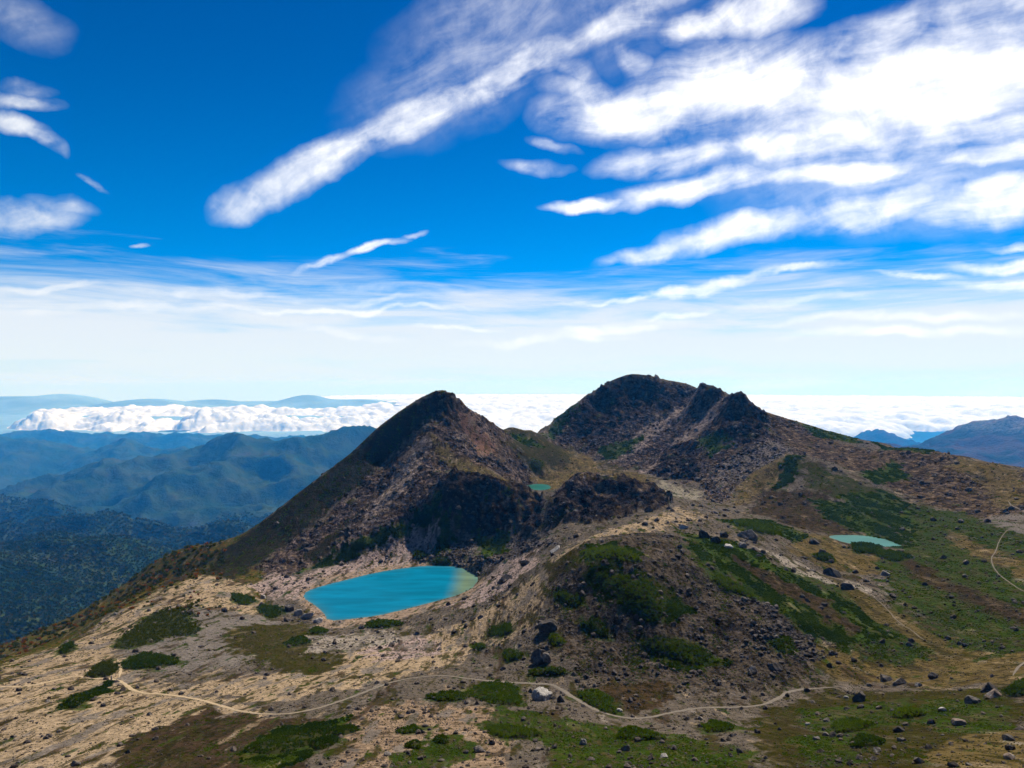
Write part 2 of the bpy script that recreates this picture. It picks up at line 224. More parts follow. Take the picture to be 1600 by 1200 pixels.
rng = np.random.default_rng(7)
CTRL = [[-118.1,120,-68.6],[-84.0,112,-63.0],[-65.8,108,-60.7],[-49.7,106,-59.6],[-34.5,105,-59.1],[-19.5,104,-58.5],[0.0,103,-57.9],[18.4,98,-55.1],[30.8,94,-52.9],[41.2,88,-49.5],[48.7,80,-45.0],[54.7,73,-41.1],[65.6,70,-38.7],[-97.5,130,-67.0],[-73.1,130,-67.0],[-48.0,128,-66.0],[-23.6,126,-65.0],[0.0,124,-63.9],[22.9,122,-62.9],[38.7,118,-60.8],[52.5,112,-57.7],[62.2,102,-52.6],[67.5,90,-46.4],[-142.5,160,-72.7],[-129.0,172,-76.1],[-121.4,175,-77.1],[-117.5,187,-80.1],[-108.7,187,-80.6],[-93.5,175,-78.1],[-77.8,166,-76.3],[-60.2,153,-73.2],[-46.8,156,-73.9],[-37.3,166,-75.9],[-30.5,181,-79.1],[-19.6,190,-81.2],[-6.9,184,-80.0],[6.8,181,-79.1],[15.6,166,-75.9],[22.5,150,-72.0],[27.2,145,-71.0],[36.3,149,-71.8],[42.7,152,-72.4],[56.3,154,-72.6],[66.1,164,-73.8],[75.3,164,-73.2],[90.0,160,-70.8],[98.4,150,-65.5],[108.1,146,-60.9],[118.1,140,-56.4],[45.0,120,-61.9],[85.8,122,-56.0],[90.0,120,-54.6],[78.0,128,-60.0],[-14.8,158,-74.1],[2.8,150,-71.7],[-37.7,134,-67.8],[-147.7,197,-82.4],[-156.7,176,-77.5],[-153.3,232,-89.2],[-169.7,292,-97.5],[-173.2,336,-100.8],[-170.9,372,-104.3],[-162.4,385,-107.9],[-139.5,372,-110.9],[-133.2,212,-85.5],[-112.9,212,-86.1],[-138.2,268,-95.5],[-136.6,310,-101.7],[-109.3,248,-93.0],[-95.4,275,-100.5],[-79.5,212,-87.4],[-68.2,208,-87.7],[-60.7,270,-101.2],[-49.0,218,-89.9],[-31.5,224,-90.3],[-24.2,258,-96.7],[-48.9,290,-104.7],[-83.2,296,-106.8],[-108.7,322,-110.2],[-9.3,248,-93.0],[-8.1,215,-86.7],[-180.0,240,-98.3],[-186.4,282,-105.5],[-198.8,342,-110.6],[-202.1,392,-114.3],[-195.2,425,-116.3],[-197.7,222,-96.6],[-245.8,535,-138.9],[-265.8,525,-139.8],[-278.4,495,-143.9],[-283.4,465,-148.7],[-298.3,430,-155.2],[-303.7,405,-155.7],[-320.6,360,-155.2],[-243.7,400,-144.4],[-235.1,440,-140.2],[-228.9,330,-131.5],[-224.7,470,-132.2],[-294.0,640,-195.7],[-324.0,640,-218.2],[-348.7,620,-210.9],[-365.6,600,-230.0],[-388.5,560,-255.2],[-405.0,540,-275.3],[-427.5,480,-295.4],[-367.5,800,-325.7],[-463.1,760,-375.0],[-525.0,700,-425.3],[-843.7,900,-461.2],[-562.5,1000,-450.9],[-464.1,1100,-465.7],[-111.3,368.7,-112.0],[-104.9,379.3,-112.0],[-93.6,391.7,-112.0],[-80.0,406.3,-112.0],[-66.9,414.8,-112.0],[-53.2,420.7,-112.0],[-39.4,420.7,-112.0],[-29.2,414.8,-112.0],[-21.9,402.2,-112.0],[-18.9,387.9,-112.0],[-21.7,373.3,-112.0],[-28.8,362.0,-112.0],[-36.6,354.5,-112.0],[-51.2,341.3,-112.0],[-65.0,330.0,-112.0],[-76.3,325.5,-112.0],[-87.2,322.9,-112.0],[-91.4,333.7,-112.0],[-100.9,347.3,-112.0],[-109.3,357.7,-112.0],[-86.9,356.6,-116.0],[-68.9,367.6,-116.0],[-54.2,385.4,-116.0],[-39.7,385.4,-116.0],[-76.8,341.3,-116.0],[-29.6,394.3,-116.0],[-123.6,382,-113.9],[-134.3,398,-113.8],[-132.5,372,-113.3],[-120.0,346,-111.9],[-100.9,326,-111.6],[-85.6,315,-111.6],[-57.7,308,-107.4],[-28.9,308,-101.1],[-11.9,318,-96.9],[-4.8,340,-95.6],[-10.6,378,-99.2],[-19.1,408,-104.0],[-122.4,408,-114.7],[-109.7,418,-113.6],[-95.8,426,-111.8],[-81.7,436,-109.5],[-67.5,450,-103.4],[-55.1,452,-97.5],[-44.5,432,-105.3],[-24.2,430,-105.6],[-39.7,424,-109.3],[-209.0,455,-125.0],[-207.0,480,-121.5],[-198.8,505,-112.7],[-187.0,525,-101.4],[-173.7,545,-89.4],[-157.5,560,-76.1],[-143.8,568,-65.0],[-129.4,575,-53.9],[-114.6,582,-39.3],[-99.6,590,-27.7],[-83.8,596,-16.8],[-73.0,599,-10.7],[-61.9,600,-7.3],[-53.7,603,-9.6],[-46.9,610,-15.4],[-37.9,622,-23.3],[-27.0,640,-31.2],[-18.4,655,-38.7],[-10.7,672,-46.0],[-258.7,600,-261.7],[-231.6,650,-218.1],[-191.2,680,-166.1],[-137.8,700,-107.8],[-97.0,690,-70.7],[-71.2,690,-56.8],[-43.9,720,-66.0],[-257.2,560,-253.8],[-189.5,430,-118.1],[-170.6,455,-114.3],[-153.6,468,-109.7],[-145.5,485,-102.3],[-121.9,500,-93.7],[-117.6,448,-102.9],[-136.2,415,-110.9],[-146.1,410,-113.4],[-96.6,515,-82.1],[-98.5,438,-102.7],[-80.2,450,-97.0],[-65.4,465,-87.2],[-105.4,562,-63.2],[-85.8,572,-48.3],[-75.5,575,-35.0],[-60.8,590,-22.1],[-70.4,556,-40.7],[-71.7,510,-64.5],[-55.7,540,-50.6],[-54.2,482,-72.3],[-61.7,470,-79.3],[-78.4,492,-73.8],[-44.2,590,-36.0],[-32.9,585,-49.4],[-49.2,525,-59.1],[-21.0,560,-60.4],[0.0,570,-72.1],[-11.2,600,-56.2],[11.1,590,-80.2],[-17.1,520,-65.8],[-36.9,492,-62.3],[-42.6,478,-61.8],[-29.0,476,-62.5],[-15.6,474,-64.9],[0.0,478,-70.8],[15.7,478,-76.6],[26.4,470,-80.2],[-42.7,456,-81.2],[-25.6,456,-81.2],[-8.5,456,-83.4],[8.5,455,-85.3],[-33.0,440,-103.1],[-8.2,436,-102.2],[12.1,430,-96.7],[24.2,430,-88.7],[-3.8,408,-105.2],[11.1,395,-98.1],[-16.6,505,-70.9],[0.0,515,-79.2],[10.1,600.0,-90.0],[17.2,611.5,-90.0],[26.0,615.4,-90.0],[33.0,607.6,-90.0],[34.2,589.0,-90.0],[27.1,578.3,-90.0],[18.9,574.9,-90.0],[12.0,581.8,-90.0],[7.6,540,-85.0],[25.5,545,-89.4],[46.5,620,-88.3],[24.0,640,-87.0],[43.3,660,-85.4],[30.3,462,-72.8],[39.0,462,-65.8],[47.8,464,-61.3],[61.4,468,-62.7],[72.7,470,-62.6],[81.2,468,-65.8],[88.8,462,-69.3],[95.3,452,-73.3],[100.1,436,-76.8],[32.6,435,-81.6],[49.5,440,-78.4],[66.3,442,-76.7],[81.0,432,-76.9],[39.2,418,-88.2],[54.1,412,-83.0],[68.3,405,-77.8],[22.8,405,-93.0],[82.5,400,-75.0],[46.9,500,-74],[66.9,510,-76],[86.1,510,-77],[103.1,500,-82],[-3.4,720,-45.9],[2.0,720,-45.9],[17.5,745,-50.3],[30.3,770,-54.9],[6.5,690,-58.2],[25.9,690,-64.7],[54.7,730,-71.9],[82.7,735,-77.2],[49.9,760,-64.1],[71.2,760,-67.7],[37.5,800,-60.0],[79.8,655,-82.9],[93.0,620,-84.3],[63.7,680,-79.7],[49.1,655,-86.0],[24.4,650,-76.2],[105.8,610,-81.2],[116.2,590,-81.9],[0.0,760,-75],[22.5,800,-95],[40.3,860,-110],[0.0,900,-160],[135.3,614.3,-83.5],[131.6,539.8,-83.5],[144.1,530.2,-83.5],[133.7,500.4,-83.5],[121.4,517.8,-83.5],[111.3,593.8,-83.5],[148.1,517.8,-83.5],[31.1,790,-55.5],[49.1,805,-41.5],[69.2,820,-27.7],[89.8,833,-14.1],[110.5,842,-3.2],[131.2,848,6.4],[147.4,850,9.6],[159.4,850,9.6],[174.9,848,7.9],[186.4,846,2.4],[199.6,845,2.4],[217.1,842,-0.8],[226.3,838,-5.5],[219.4,780,-3.7],[222.3,770,-2.2],[228.1,765,-6.5],[234.0,745,-14.0],[225.1,690,-12.3],[230.8,684,-12.8],[237.8,682,-17.9],[248.3,688,-24.5],[262.5,700,-29.5],[290.8,705,-37.7],[310.5,690,-45.3],[325.5,655,-51.0],[331.7,610,-52.6],[330.7,560,-52.0],[328.5,535,-51.7],[328.1,500,-52.5],[323.4,460,-53.5],[318.7,425,-55.0],[320.6,380,-58.8],[328.1,350,-62.3],[86.2,920,-80],[161.3,930,-50],[218.0,930,-45],[270.0,900,-50],[311.2,830,-75],[375.0,800,-100],[405.0,720,-110],[420.0,640,-115],[420.0,560,-115],[445.3,500,-115],[206.2,1100,-160],[468.7,1000,-180],[0.0,1050,-200],[66.7,790,-44.4],[71.7,765,-64.5],[99.1,755,-63.7],[120.0,800,-37.5],[154.7,825,-23.2],[171.2,830,-15.6],[146.0,842,-7.9],[107.0,815,-30.6],[137.8,735,-62.0],[120.7,715,-70.4],[180.0,800,-30.0],[186.5,765,-43.0],[168.8,735,-55.1],[135.8,690,-77.6],[108.4,680,-79.7],[207.4,790,-29.6],[214.0,830,-14.0],[209.5,745,-27.9],[207.8,715,-36.9],[181.1,690,-58.2],[158.4,650,-73.1],[135.8,630,-79.7],[218.1,705,-26.4],[221.8,676,-25.3],[227.2,664,-31.1],[233.3,655,-36.8],[207.2,650,-42.7],[186.0,640,-60.0],[188.7,610,-62.9],[155.0,570,-77.5],[143.8,590,-80.2],[169.5,565,-74.2],[208.1,600,-56.2],[223.0,610,-51.5],[246.0,640,-48.0],[201.3,565,-68.9],[255.7,620,-52.3],[164.2,515,-79.7],[147.0,490,-82.7],[212.2,775,-4.4],[214.6,768,-2.9],[224.6,758,-5.7],[211.5,752,-12.7],[222.6,742,-15.3],[208.4,780,-14.6],[220.0,722,-21.7],[219.9,690,-16.8],[229.0,690,-11.6],[233.3,680,-15.3],[239.6,676,-21.5],[247.0,672,-31.5],[219.3,680,-21.7],[212.2,690,-35.6],[219.2,668,-34.4],[235.5,668,-31.3],[247.5,660,-42.1],[228.1,790,-4],[234.6,715,-18],[246.3,710,-24],[261.4,715,-32],[184.9,548,-74.5],[197.4,540,-65.8],[207.9,528,-57.4],[214.3,522,-53.8],[219.9,510,-56.4],[226.0,492,-60.0],[229.6,462,-64.1],[233.8,430,-68.5],[236.2,400,-71.2],[232.7,365,-72.5],[187.5,500,-72.7],[193.5,480,-72.0],[173.2,440,-78.4],[153.6,455,-81.0],[198.3,450,-71.7],[173.0,410,-76.9],[185.2,395,-74.1],[166.5,370,-78.0],[198.4,392,-73.5],[205.3,365,-75.3],[197.9,335,-75.4],[157.5,420,-78.7],[255.5,545,-61.3],[263.0,510,-64.5],[264.4,470,-66.1],[268.1,440,-68.1],[262.5,400,-71.2],[260.2,370,-69.4],[271.5,362,-64.5],[299.1,580,-59.8],[304.7,500,-60.9],[302.3,430,-62.5],[262.5,350,-65.6],[226.7,310,-66.8],[253.1,300,-64.7],[159.2,345.1,-77.0],[165.7,348.0,-77.0],[174.6,348.0,-77.0],[181.2,345.1,-77.0],[185.4,338.0,-77.0],[185.8,325.9,-77.0],[184.8,322.1,-77.0],[178.2,322.1,-77.0],[170.4,324.6,-77.0],[163.2,328.5,-77.0],[160.3,335.2,-77.0],[167.9,338.0,-79.5],[175.3,333.9,-79.5],[146.2,325,-74.6],[149.2,312,-74.6],[154.7,300,-74.5],[168.7,300,-74.8],[172.8,288,-72.9],[168.7,360,-78.3],[190.3,350,-77.1],[134.2,318,-74.5],[183.1,310,-74.1],[203.4,310,-72.7],[187.5,250,-65.6],[165.4,252,-70.9],[145.1,258,-72.6],[138.9,195,-67.6],[126.0,192,-70.2],[123.2,212,-71.5],[159.0,212,-65.6],[110.9,182,-71.7],[99.0,192,-72.0],[127.5,170,-63.7],[119.6,232,-71.8],[118.1,168,-66.1],[99.0,176,-72.6],[83.4,178,-73.4],[25.8,262,-61.4],[33.5,238,-57.6],[27.5,226,-59.3],[18.7,250,-65.6],[14.2,252,-70.9],[9.4,250,-75.0],[8.2,290,-78.8],[0.0,280,-86.6],[46.5,248,-57.0],[42.0,224,-58.8],[38.6,206,-63.7],[31.8,212,-65.6],[20.8,222,-68.7],[12.4,220,-74.2],[8.8,208,-76.0],[7.3,196,-79.0],[19.3,206,-73.4],[17.4,186,-75.0],[30.0,200,-73.1],[40.4,196,-69.8],[49.2,210,-66.9],[59.1,225,-63.3],[57.9,206,-69.5],[58.8,196,-73.5],[49.5,176,-74.2],[34.9,186,-76.7],[31.5,168,-75.6],[58.1,177,-74.7],[67.5,180,-72.6],[69.8,196,-69.8],[75.9,225,-67.5],[83.0,206,-69.5],[80.2,190,-73.0],[101.3,235,-70.5],[98.2,262,-66.3],[124.2,265,-74.5],[104.8,215,-72.6],[75.6,252,-63.8],[84.1,345,-65.3],[69.7,372,-69.7],[54.9,366,-72.7],[40.5,360,-73.6],[32.3,345,-73.7],[22.6,345,-77.6],[73.1,300,-64.7],[61.0,310,-63.9],[81.6,290,-63.9],[104.1,300,-65.2],[108.3,350,-69.6],[117.0,312,-67.3],[124.7,350,-70.5],[140.2,340,-73.3],[29.1,388,-78.2],[15.9,340,-82.9],[58.8,392,-73.5],[106.9,380,-71.2],[0,0,-2.2],[0,12,-9],[-30,20,-20],[30,20,-17],[0,30,-22],[-40,50,-38],[40,50,-35],[0,55,-35],[0,80,-47.5],[-70,80,-50],[60,72,-42],[-100,60,-55],[110,70,-45],[0,-30,-4],[60,-30,-10],[-60,-30,-25],[160,60,-60],[-160,60,-90],[-260,200,-140],[-330,300,-180],[-480,420,-260],[-700,600,-400],[-900,900,-520],[-600,1100,-500],[-1300,1200,-700],[250,180,-62],[330,250,-62],[450,350,-70],[600,500,-110],[800,700,-220],[1000,1000,-350],[0,1500,-520],[-600,1500,-650],[700,1500,-600],[1500,1500,-650],[400,1200,-330],[-1500,1500,-800]]
REGIONS = [["gravel",6.2,[[-122.6,311.4],[-70.2,311.8],[-27.7,295.4],[10.6,188.5],[27.5,163.2],[79.8,170.3],[55.7,118.9],[12.9,137.1],[-14.2,151.3],[-34.1,151.7],[-57.1,160.1],[-101.8,197.4],[-136.2,242.2],[-142.6,304.3]]],
["sand",5.1,[[-165.4,196.1],[-168.9,290.5],[-171.4,373.0],[-141.1,376.2],[-115.2,323.3],[-109.5,248.4],[-148.5,316.7],[-134.3,231.1],[-94.8,180.5],[-53.2,153.5],[-49.7,106.0],[-87.6,103.8]]],
["sand",3.8,[[-57.6,255.9],[-25.4,270.6],[-9.3,247.5],[-19.9,212.5],[-39.6,176.1],[-58.3,163.7],[-89.6,177.0],[-68.1,207.6]]],
["sand",5.2,[[-28.1,272.8],[-2.7,284.3],[12.9,275.5],[28.7,306.1],[51.7,344.8],[105.6,433.4],[98.5,339.0],[52.4,279.4],[26.7,259.0],[14.1,251.5],[10.5,223.1],[0.0,219.6],[-18.6,248.0]]],
["pebble",3.3,[[-38.3,146.0],[-27.2,161.0],[-2.8,150.4],[0.0,115.4],[-4.7,83.9],[-23.3,88.7],[-29.8,122.4]]],
["olive",3.6,[[53.4,149.9],[75.9,161.9],[93.2,142.0],[99.6,129.5],[51.5,67.0],[29.1,77.7]]],
["hillgravel",5.2,[[14.1,251.5],[30.6,251.1],[55.1,279.9],[79.3,282.1],[92.6,253.3],[98.7,228.9],[89.0,189.9],[75.1,170.3],[54.9,167.2],[30.6,163.2],[16.6,177.4],[13.5,205.4],[10.5,223.1]]],
["ochre",4.2,[[88.6,193.0],[120.0,213.4],[127.5,194.3],[145.6,189.4],[94.5,122.9],[96.4,146.8],[89.0,163.7],[79.8,170.3],[76.5,177.4]]],
["heath",4.2,[[-140.2,173.9],[-149.0,198.7],[-165.1,249.7],[-175.8,302.5],[-177.0,385.2],[-224.5,479.0],[-180.1,337.1],[-171.6,281.7],[-155.4,224.0],[-143.8,178.3]]],
["autumn",6.9,[[-143.8,178.3],[-155.4,224.0],[-171.6,281.7],[-180.1,337.1],[-224.5,479.0],[-221.4,489.9],[-256.5,506.6],[-273.8,486.7],[-282.9,457.2],[-293.5,423.1],[-303.9,376.9]]],
["greygravel",3.8,[[-142.6,304.3],[-113.0,317.1],[-90.3,291.9],[-85.7,247.1],[-83.0,210.7],[-93.4,199.2],[-112.5,200.1],[-132.2,231.1],[-123.2,257.7]]],
["olive",3.1,[[-114.1,270.6],[-110.6,295.0],[-94.6,315.4],[-73.0,268.4],[-70.3,227.1],[-76.2,213.8],[-94.8,229.8]]],
["olive",2.7,[[-79.6,223.6],[-71.2,253.3],[-55.0,230.2],[-56.8,201.8],[-73.1,210.7]]],
["palepink",4.5,[[-57.6,255.9],[-46.3,274.6],[-26.3,255.1],[-26.0,231.1],[-41.6,221.8]]],
["pale",4.0,[[-82.1,273.7],[-54.8,292.3],[-39.9,265.7],[-56.1,249.3],[-71.7,239.1]]],
["westslope",6.9,[[-168.0,371.7],[-192.8,418.0],[-210.2,487.3],[-186.0,522.0],[-156.6,556.7],[-130.2,578.5],[-100.6,595.9],[-62.1,602.3],[-55.9,595.9],[-67.3,574.7],[-85.5,570.2],[-104.5,557.3],[-119.2,529.7],[-138.9,493.8],[-156.0,462.3],[-159.2,424.4],[-155.2,376.2]]],
["brownscree",7.0,[[-155.8,415.4],[-156.0,462.3],[-138.9,493.8],[-104.5,557.3],[-70.2,576.0],[-55.9,596.5],[-48.0,610.0],[-24.1,643.4],[-6.6,700.6],[17.9,637.6],[7.8,556.1],[-19.4,518.2],[-47.0,501.5],[-48.6,471.3],[-60.6,461.7],[-76.2,451.4],[-97.5,433.4],[-124.2,414.1],[-135.4,390.4]]],
["darkrock",6.2,[[-80.1,589.4],[-62.1,602.3],[-50.3,609.4],[-44.7,596.5],[-54.6,582.4],[-65.6,583.0]]],
["heathdark",5.0,[[-133.7,432.1],[-110.1,489.3],[-93.8,526.5],[-80.3,535.5],[-89.8,479.0],[-109.2,448.2],[-123.0,423.1]]],
["scree",6.1,[[-46.2,579.2],[-21.9,585.0],[5.9,632.5],[20.8,634.4],[0.0,552.8],[-19.9,531.7],[-40.8,544.5]]],
["olivedry",4.7,[[-74.3,566.3],[-50.9,542.6],[-21.8,516.2],[5.2,550.9],[-4.4,470.6],[-31.1,474.5],[-54.4,527.8]]],
["reddish",3.5,[[-36.5,599.7],[-28.7,588.8],[-18.6,565.7],[-26.1,556.1],[-36.8,577.2]]],
["scree",4.6,[[-98.0,522.7],[-78.3,556.7],[-70.2,554.8],[-65.9,540.6],[-75.7,504.7],[-88.2,470.6],[-101.8,452.7],[-116.5,443.7]]],
["green",4.0,[[-131.0,399.4],[-119.2,423.8],[-103.2,440.5],[-77.1,457.2],[-60.9,464.2],[-48.5,470.6],[-42.7,455.2],[-59.7,455.2],[-82.7,441.1],[-103.6,425.0],[-122.5,408.3]]],
["darkrock",4.2,[[-50.6,490.6],[-36.1,480.9],[-17.9,478.3],[0.0,480.3],[20.2,478.3],[20.9,446.2],[14.2,431.5],[0.0,448.8],[-12.4,439.8],[-33.3,444.3],[-49.3,457.2]]],
["talus",4.3,[[-50.5,448.8],[-33.3,444.3],[-12.4,439.8],[14.2,431.5],[19.3,342.8],[6.3,338.3],[-14.9,398.1],[-43.4,420.6],[-62.8,418.6],[-61.8,439.8]]],
["green",3.3,[[-55.5,455.2],[-42.6,453.9],[-37.4,443.0],[-43.8,425.0],[-53.1,436.0]]],
["green",3.2,[[-24.8,441.7],[-4.2,443.7],[0.0,422.5],[-15.4,409.6]]],
["palepink",4.3,[[-123.6,393.6],[-110.6,421.2],[-86.1,437.2],[-68.1,453.9],[-51.1,453.9],[-47.2,441.7],[-59.4,422.5],[-88.4,392.9],[-105.1,373.7],[-108.8,351.8],[-131.5,359.5],[-142.1,374.3],[-139.9,403.2]]],
["shore",2.2,[[-113.9,362.8],[-110.7,393.6],[-82.2,417.3],[-56.0,426.3],[-22.9,407.7],[-13.4,357.0],[-17.0,330.6],[-30.0,319.8],[-57.8,308.3],[-82.2,304.3],[-99.4,331.3]]],
["palepink",3.4,[[-17.0,330.6],[-11.8,360.2],[-5.2,367.2],[11.4,348.6],[11.7,298.1],[2.7,291.9],[-4.1,290.5],[-22.4,299.0],[-30.0,319.8]]],
["darkrock",3.9,[[20.9,446.2],[38.5,456.5],[65.6,466.8],[108.7,565.7],[101.5,436.6],[68.9,367.2],[45.5,346.7],[32.0,379.4]]],
["brownscree",4.0,[[29.2,458.4],[64.5,655.6],[95.4,636.3],[55.6,456.5],[35.4,443.7]]],
["gravel",3.6,[[19.0,337.7],[33.0,352.5],[63.4,365.3],[98.2,427.6],[89.4,366.6],[57.1,320.7],[38.5,315.8],[21.2,283.0]]],
["olive",8.3,[[-3.4,716.0],[43.1,766.7],[74.1,753.2],[62.1,662.7],[30.1,641.5],[14.9,635.0],[0.0,642.1]]],
["green",4.2,[[-6.6,700.6],[19.9,707.6],[32.9,701.8],[12.7,679.4]]],
["ochre",6.0,[[48.2,734.6],[84.2,748.1],[86.6,683.9],[45.4,461.7],[17.4,619.6],[23.0,645.3],[57.7,683.9],[68.8,733.9]]],
["ochre",4.4,[[72.8,675.5],[118.5,631.8],[121.6,576.6],[69.1,460.4]]],
["olive",6.3,[[99.1,755.1],[144.2,732.7],[138.7,643.4],[97.8,651.7],[81.1,721.1]]],
["mud",3.9,[[126.8,588.2],[134.3,550.9],[147.4,523.9],[132.1,477.7],[112.4,461.0],[116.1,550.3]]],
["scree",9.0,[[27.4,730.1],[48.9,802.0],[148.0,853.4],[227.8,838.0],[235.7,679.4],[285.5,692.2],[289.2,617.1],[214.3,519.4],[180.1,533.6],[140.8,469.4],[150.1,552.2],[127.9,620.3],[100.9,672.9],[70.9,756.4]]],
["darkrock",9.7,[[55.9,795.6],[110.6,842.5],[148.0,853.4],[182.9,848.3],[182.1,826.4],[161.5,801.4],[137.3,791.7],[108.4,770.6],[65.2,773.1]]],
["green",7.0,[[28.9,733.9],[48.9,802.0],[81.5,827.7],[71.1,798.8],[50.5,769.9],[38.9,754.5]]],
["palescree",5.8,[[186.7,847.6],[212.7,771.8],[204.5,768.0],[180.9,771.8],[133.5,712.1],[100.3,690.3],[125.3,742.3],[171.8,796.9],[194.3,829.0]]],
["darkrock",4.9,[[177.5,823.2],[211.1,834.1],[194.9,799.4],[169.1,784.0]]],
["palescree",5.2,[[232.5,740.4],[211.0,707.6],[180.0,685.8],[134.9,625.4],[114.2,624.8],[166.6,710.8],[202.5,739.7],[221.9,739.7]]],
["darkrock",4.5,[[213.6,772.5],[228.5,773.8],[234.1,745.5],[213.1,733.3],[207.6,750.6]]],
["darkrock",6.0,[[243.2,762.8],[237.1,680.0],[255.5,678.1],[233.3,622.2],[204.1,604.9],[198.5,641.5],[186.0,650.5],[184.0,676.8],[205.7,707.6],[216.6,696.1]]],
["darkrock",5.7,[[161.1,701.2],[181.2,690.3],[172.6,617.7],[151.5,567.0],[131.9,586.2],[128.1,635.7]]],
["green",4.8,[[185.4,681.9],[202.1,643.4],[195.9,614.5],[177.4,620.3]]],
["green",5.5,[[90.4,741.7],[133.1,747.4],[147.7,750.0],[124.0,714.7],[98.0,696.7]]],
["talus",5.9,[[182.2,588.8],[227.5,606.8],[270.1,619.6],[209.9,518.2],[174.9,532.9],[151.3,520.7]]],
["brownridge",6.5,[[258.9,690.3],[326.3,535.5],[323.3,420.6],[234.9,305.6],[244.4,372.4],[247.0,439.2],[245.9,524.6],[240.8,583.7]]],
["green",4.8,[[286.4,686.4],[319.0,642.1],[309.0,604.9],[283.7,630.6]]],
["green",4.2,[[324.5,612.6],[327.3,532.9],[318.3,520.7],[313.2,576.0]]],
["green",4.3,[[242.8,484.1],[293.3,525.9],[275.4,470.0],[241.9,448.8]]],
["ochre",5.2,[[329.1,501.5],[325.0,433.4],[289.2,376.2],[260.3,365.3],[296.2,427.0],[306.6,480.9]]],
["greygravel",3.8,[[245.0,353.1],[266.0,346.1],[219.6,285.7],[210.5,295.4]]],
["ochre",5.3,[[142.2,446.2],[178.3,528.4],[236.2,575.3],[215.8,509.2],[194.4,493.8],[156.9,458.4]]],
["green",3.7,[[209.5,525.9],[219.6,518.2],[207.1,493.1],[181.8,470.6],[181.5,481.6],[200.3,501.5]]],
["olivegreen",5.8,[[216.6,511.1],[231.6,466.1],[240.5,427.6],[236.6,371.1],[220.6,379.4],[207.0,416.7],[197.1,452.0]]],
["brownolive",5.4,[[179.8,491.8],[204.1,444.3],[198.6,392.3],[190.8,348.0],[159.9,348.0],[151.2,366.6],[142.3,410.3]]],
["green",4.1,[[207.5,434.0],[235.7,433.4],[233.1,388.4],[227.9,347.3],[185.5,241.3],[138.8,180.5],[130.8,188.5],[131.8,206.7],[128.0,227.6],[148.2,275.0],[179.6,299.4],[197.5,351.2],[197.3,389.7]]],
["green",3.3,[[194.1,440.5],[201.6,413.5],[200.4,356.3],[180.5,298.5],[174.3,299.8],[180.1,355.7],[178.8,397.4]]],
["ochre",3.2,[[133.9,328.2],[161.3,351.2],[155.4,325.1],[152.3,295.4],[164.9,293.2],[141.6,260.4],[127.5,271.9],[116.4,282.1]]],
["pale",1.8,[[98.6,276.8],[115.9,268.8],[126.7,245.7],[118.3,213.8],[113.3,212.0],[114.1,238.6],[100.1,248.4]]],
["greenmix",3.9,[[63.0,258.6],[92.4,259.5],[112.0,248.8],[123.0,218.7],[120.2,188.5],[101.6,174.8],[89.0,189.9],[76.9,204.9],[64.1,228.0]]],
["greenmix",4.8,[[232.9,400.6],[249.9,380.7],[219.6,285.7],[125.5,163.2],[114.7,161.0],[119.2,195.6],[124.4,224.9],[149.8,280.3],[193.5,322.5]]],
["green",2.5,[[25.3,256.8],[39.5,240.9],[45.6,231.5],[33.3,222.2],[22.2,237.3]]],
["greendark",2.5,[[22.4,228.0],[37.4,221.8],[50.9,217.4],[55.0,205.8],[43.9,195.2],[34.9,201.4],[26.1,213.8]]],
["greendark",2.0,[[36.1,192.5],[48.6,192.1],[57.3,182.3],[46.2,176.1],[36.7,186.3]]],
["greendark",2.2,[[15.1,230.7],[22.6,219.6],[24.9,204.0],[29.2,194.7],[20.6,199.6]]],
["green",3.2,[[72.0,295.4],[90.7,276.3],[100.1,254.2],[110.9,223.1],[109.8,195.2],[93.9,189.0],[80.7,204.9],[76.3,232.4],[66.7,245.3]]],
["green",3.0,[[100.9,336.4],[142.5,380.1],[145.5,333.9],[134.2,321.6],[99.4,294.5]]],
["rockyslope",2.4,[[73.8,224.9],[82.3,204.0],[84.6,182.3],[73.7,176.6],[67.9,195.6],[62.7,212.5]]],
["olive",2.7,[[13.5,287.4],[25.3,256.8],[22.8,231.5],[13.8,246.2]]],
["brownolive",2.2,[[21.1,173.0],[39.5,175.7],[38.9,159.7],[26.6,149.1],[19.7,161.5]]],
["heath",1.7,[[-60.3,91.8],[-73.1,130.0],[-68.0,154.4],[-49.7,143.3],[-32.7,145.5],[-33.8,120.2],[-32.1,90.1]]],
["green",1.3,[[-46.1,114.5],[-46.3,137.1],[-35.1,146.8],[-31.7,127.8],[-33.9,109.6],[-39.6,102.9]]],
["greenmix",1.8,[[-2.9,152.2],[13.2,140.6],[24.7,131.8],[37.0,103.8],[31.1,77.2],[7.6,81.2],[5.5,116.7],[-7.3,130.4]]],
["greenmix",1.7,[[60.4,146.4],[82.5,142.0],[67.3,112.2],[52.4,111.8],[52.2,123.8]]],
["greenmix",1.4,[[48.3,117.1],[55.3,109.1],[46.8,89.2],[38.2,90.5]]],
["ochre",1.1,[[53.0,88.3],[68.6,101.6],[73.3,95.4],[51.5,67.0],[42.6,71.0]]],
["greendark",1.5,[[-106.3,161.9],[-108.5,186.8],[-99.3,166.8],[-97.3,152.6],[-99.1,146.8]]],
["palescree",3.8,[[-83.4,556.1],[-68.8,556.1],[-64.9,540.6],[-74.1,493.8],[-87.5,466.8],[-103.2,449.4],[-98.7,501.5],[-90.0,533.6]]],
["reddish",4.4,[[-49.2,596.5],[-34.1,606.8],[-18.0,598.4],[-13.5,576.6],[-23.6,560.6],[-35.4,581.1],[-45.5,591.4]]],
["greenmix",1.5,[[83.0,138.4],[83.1,116.7],[72.2,96.3],[64.3,98.1],[66.8,113.1]]],
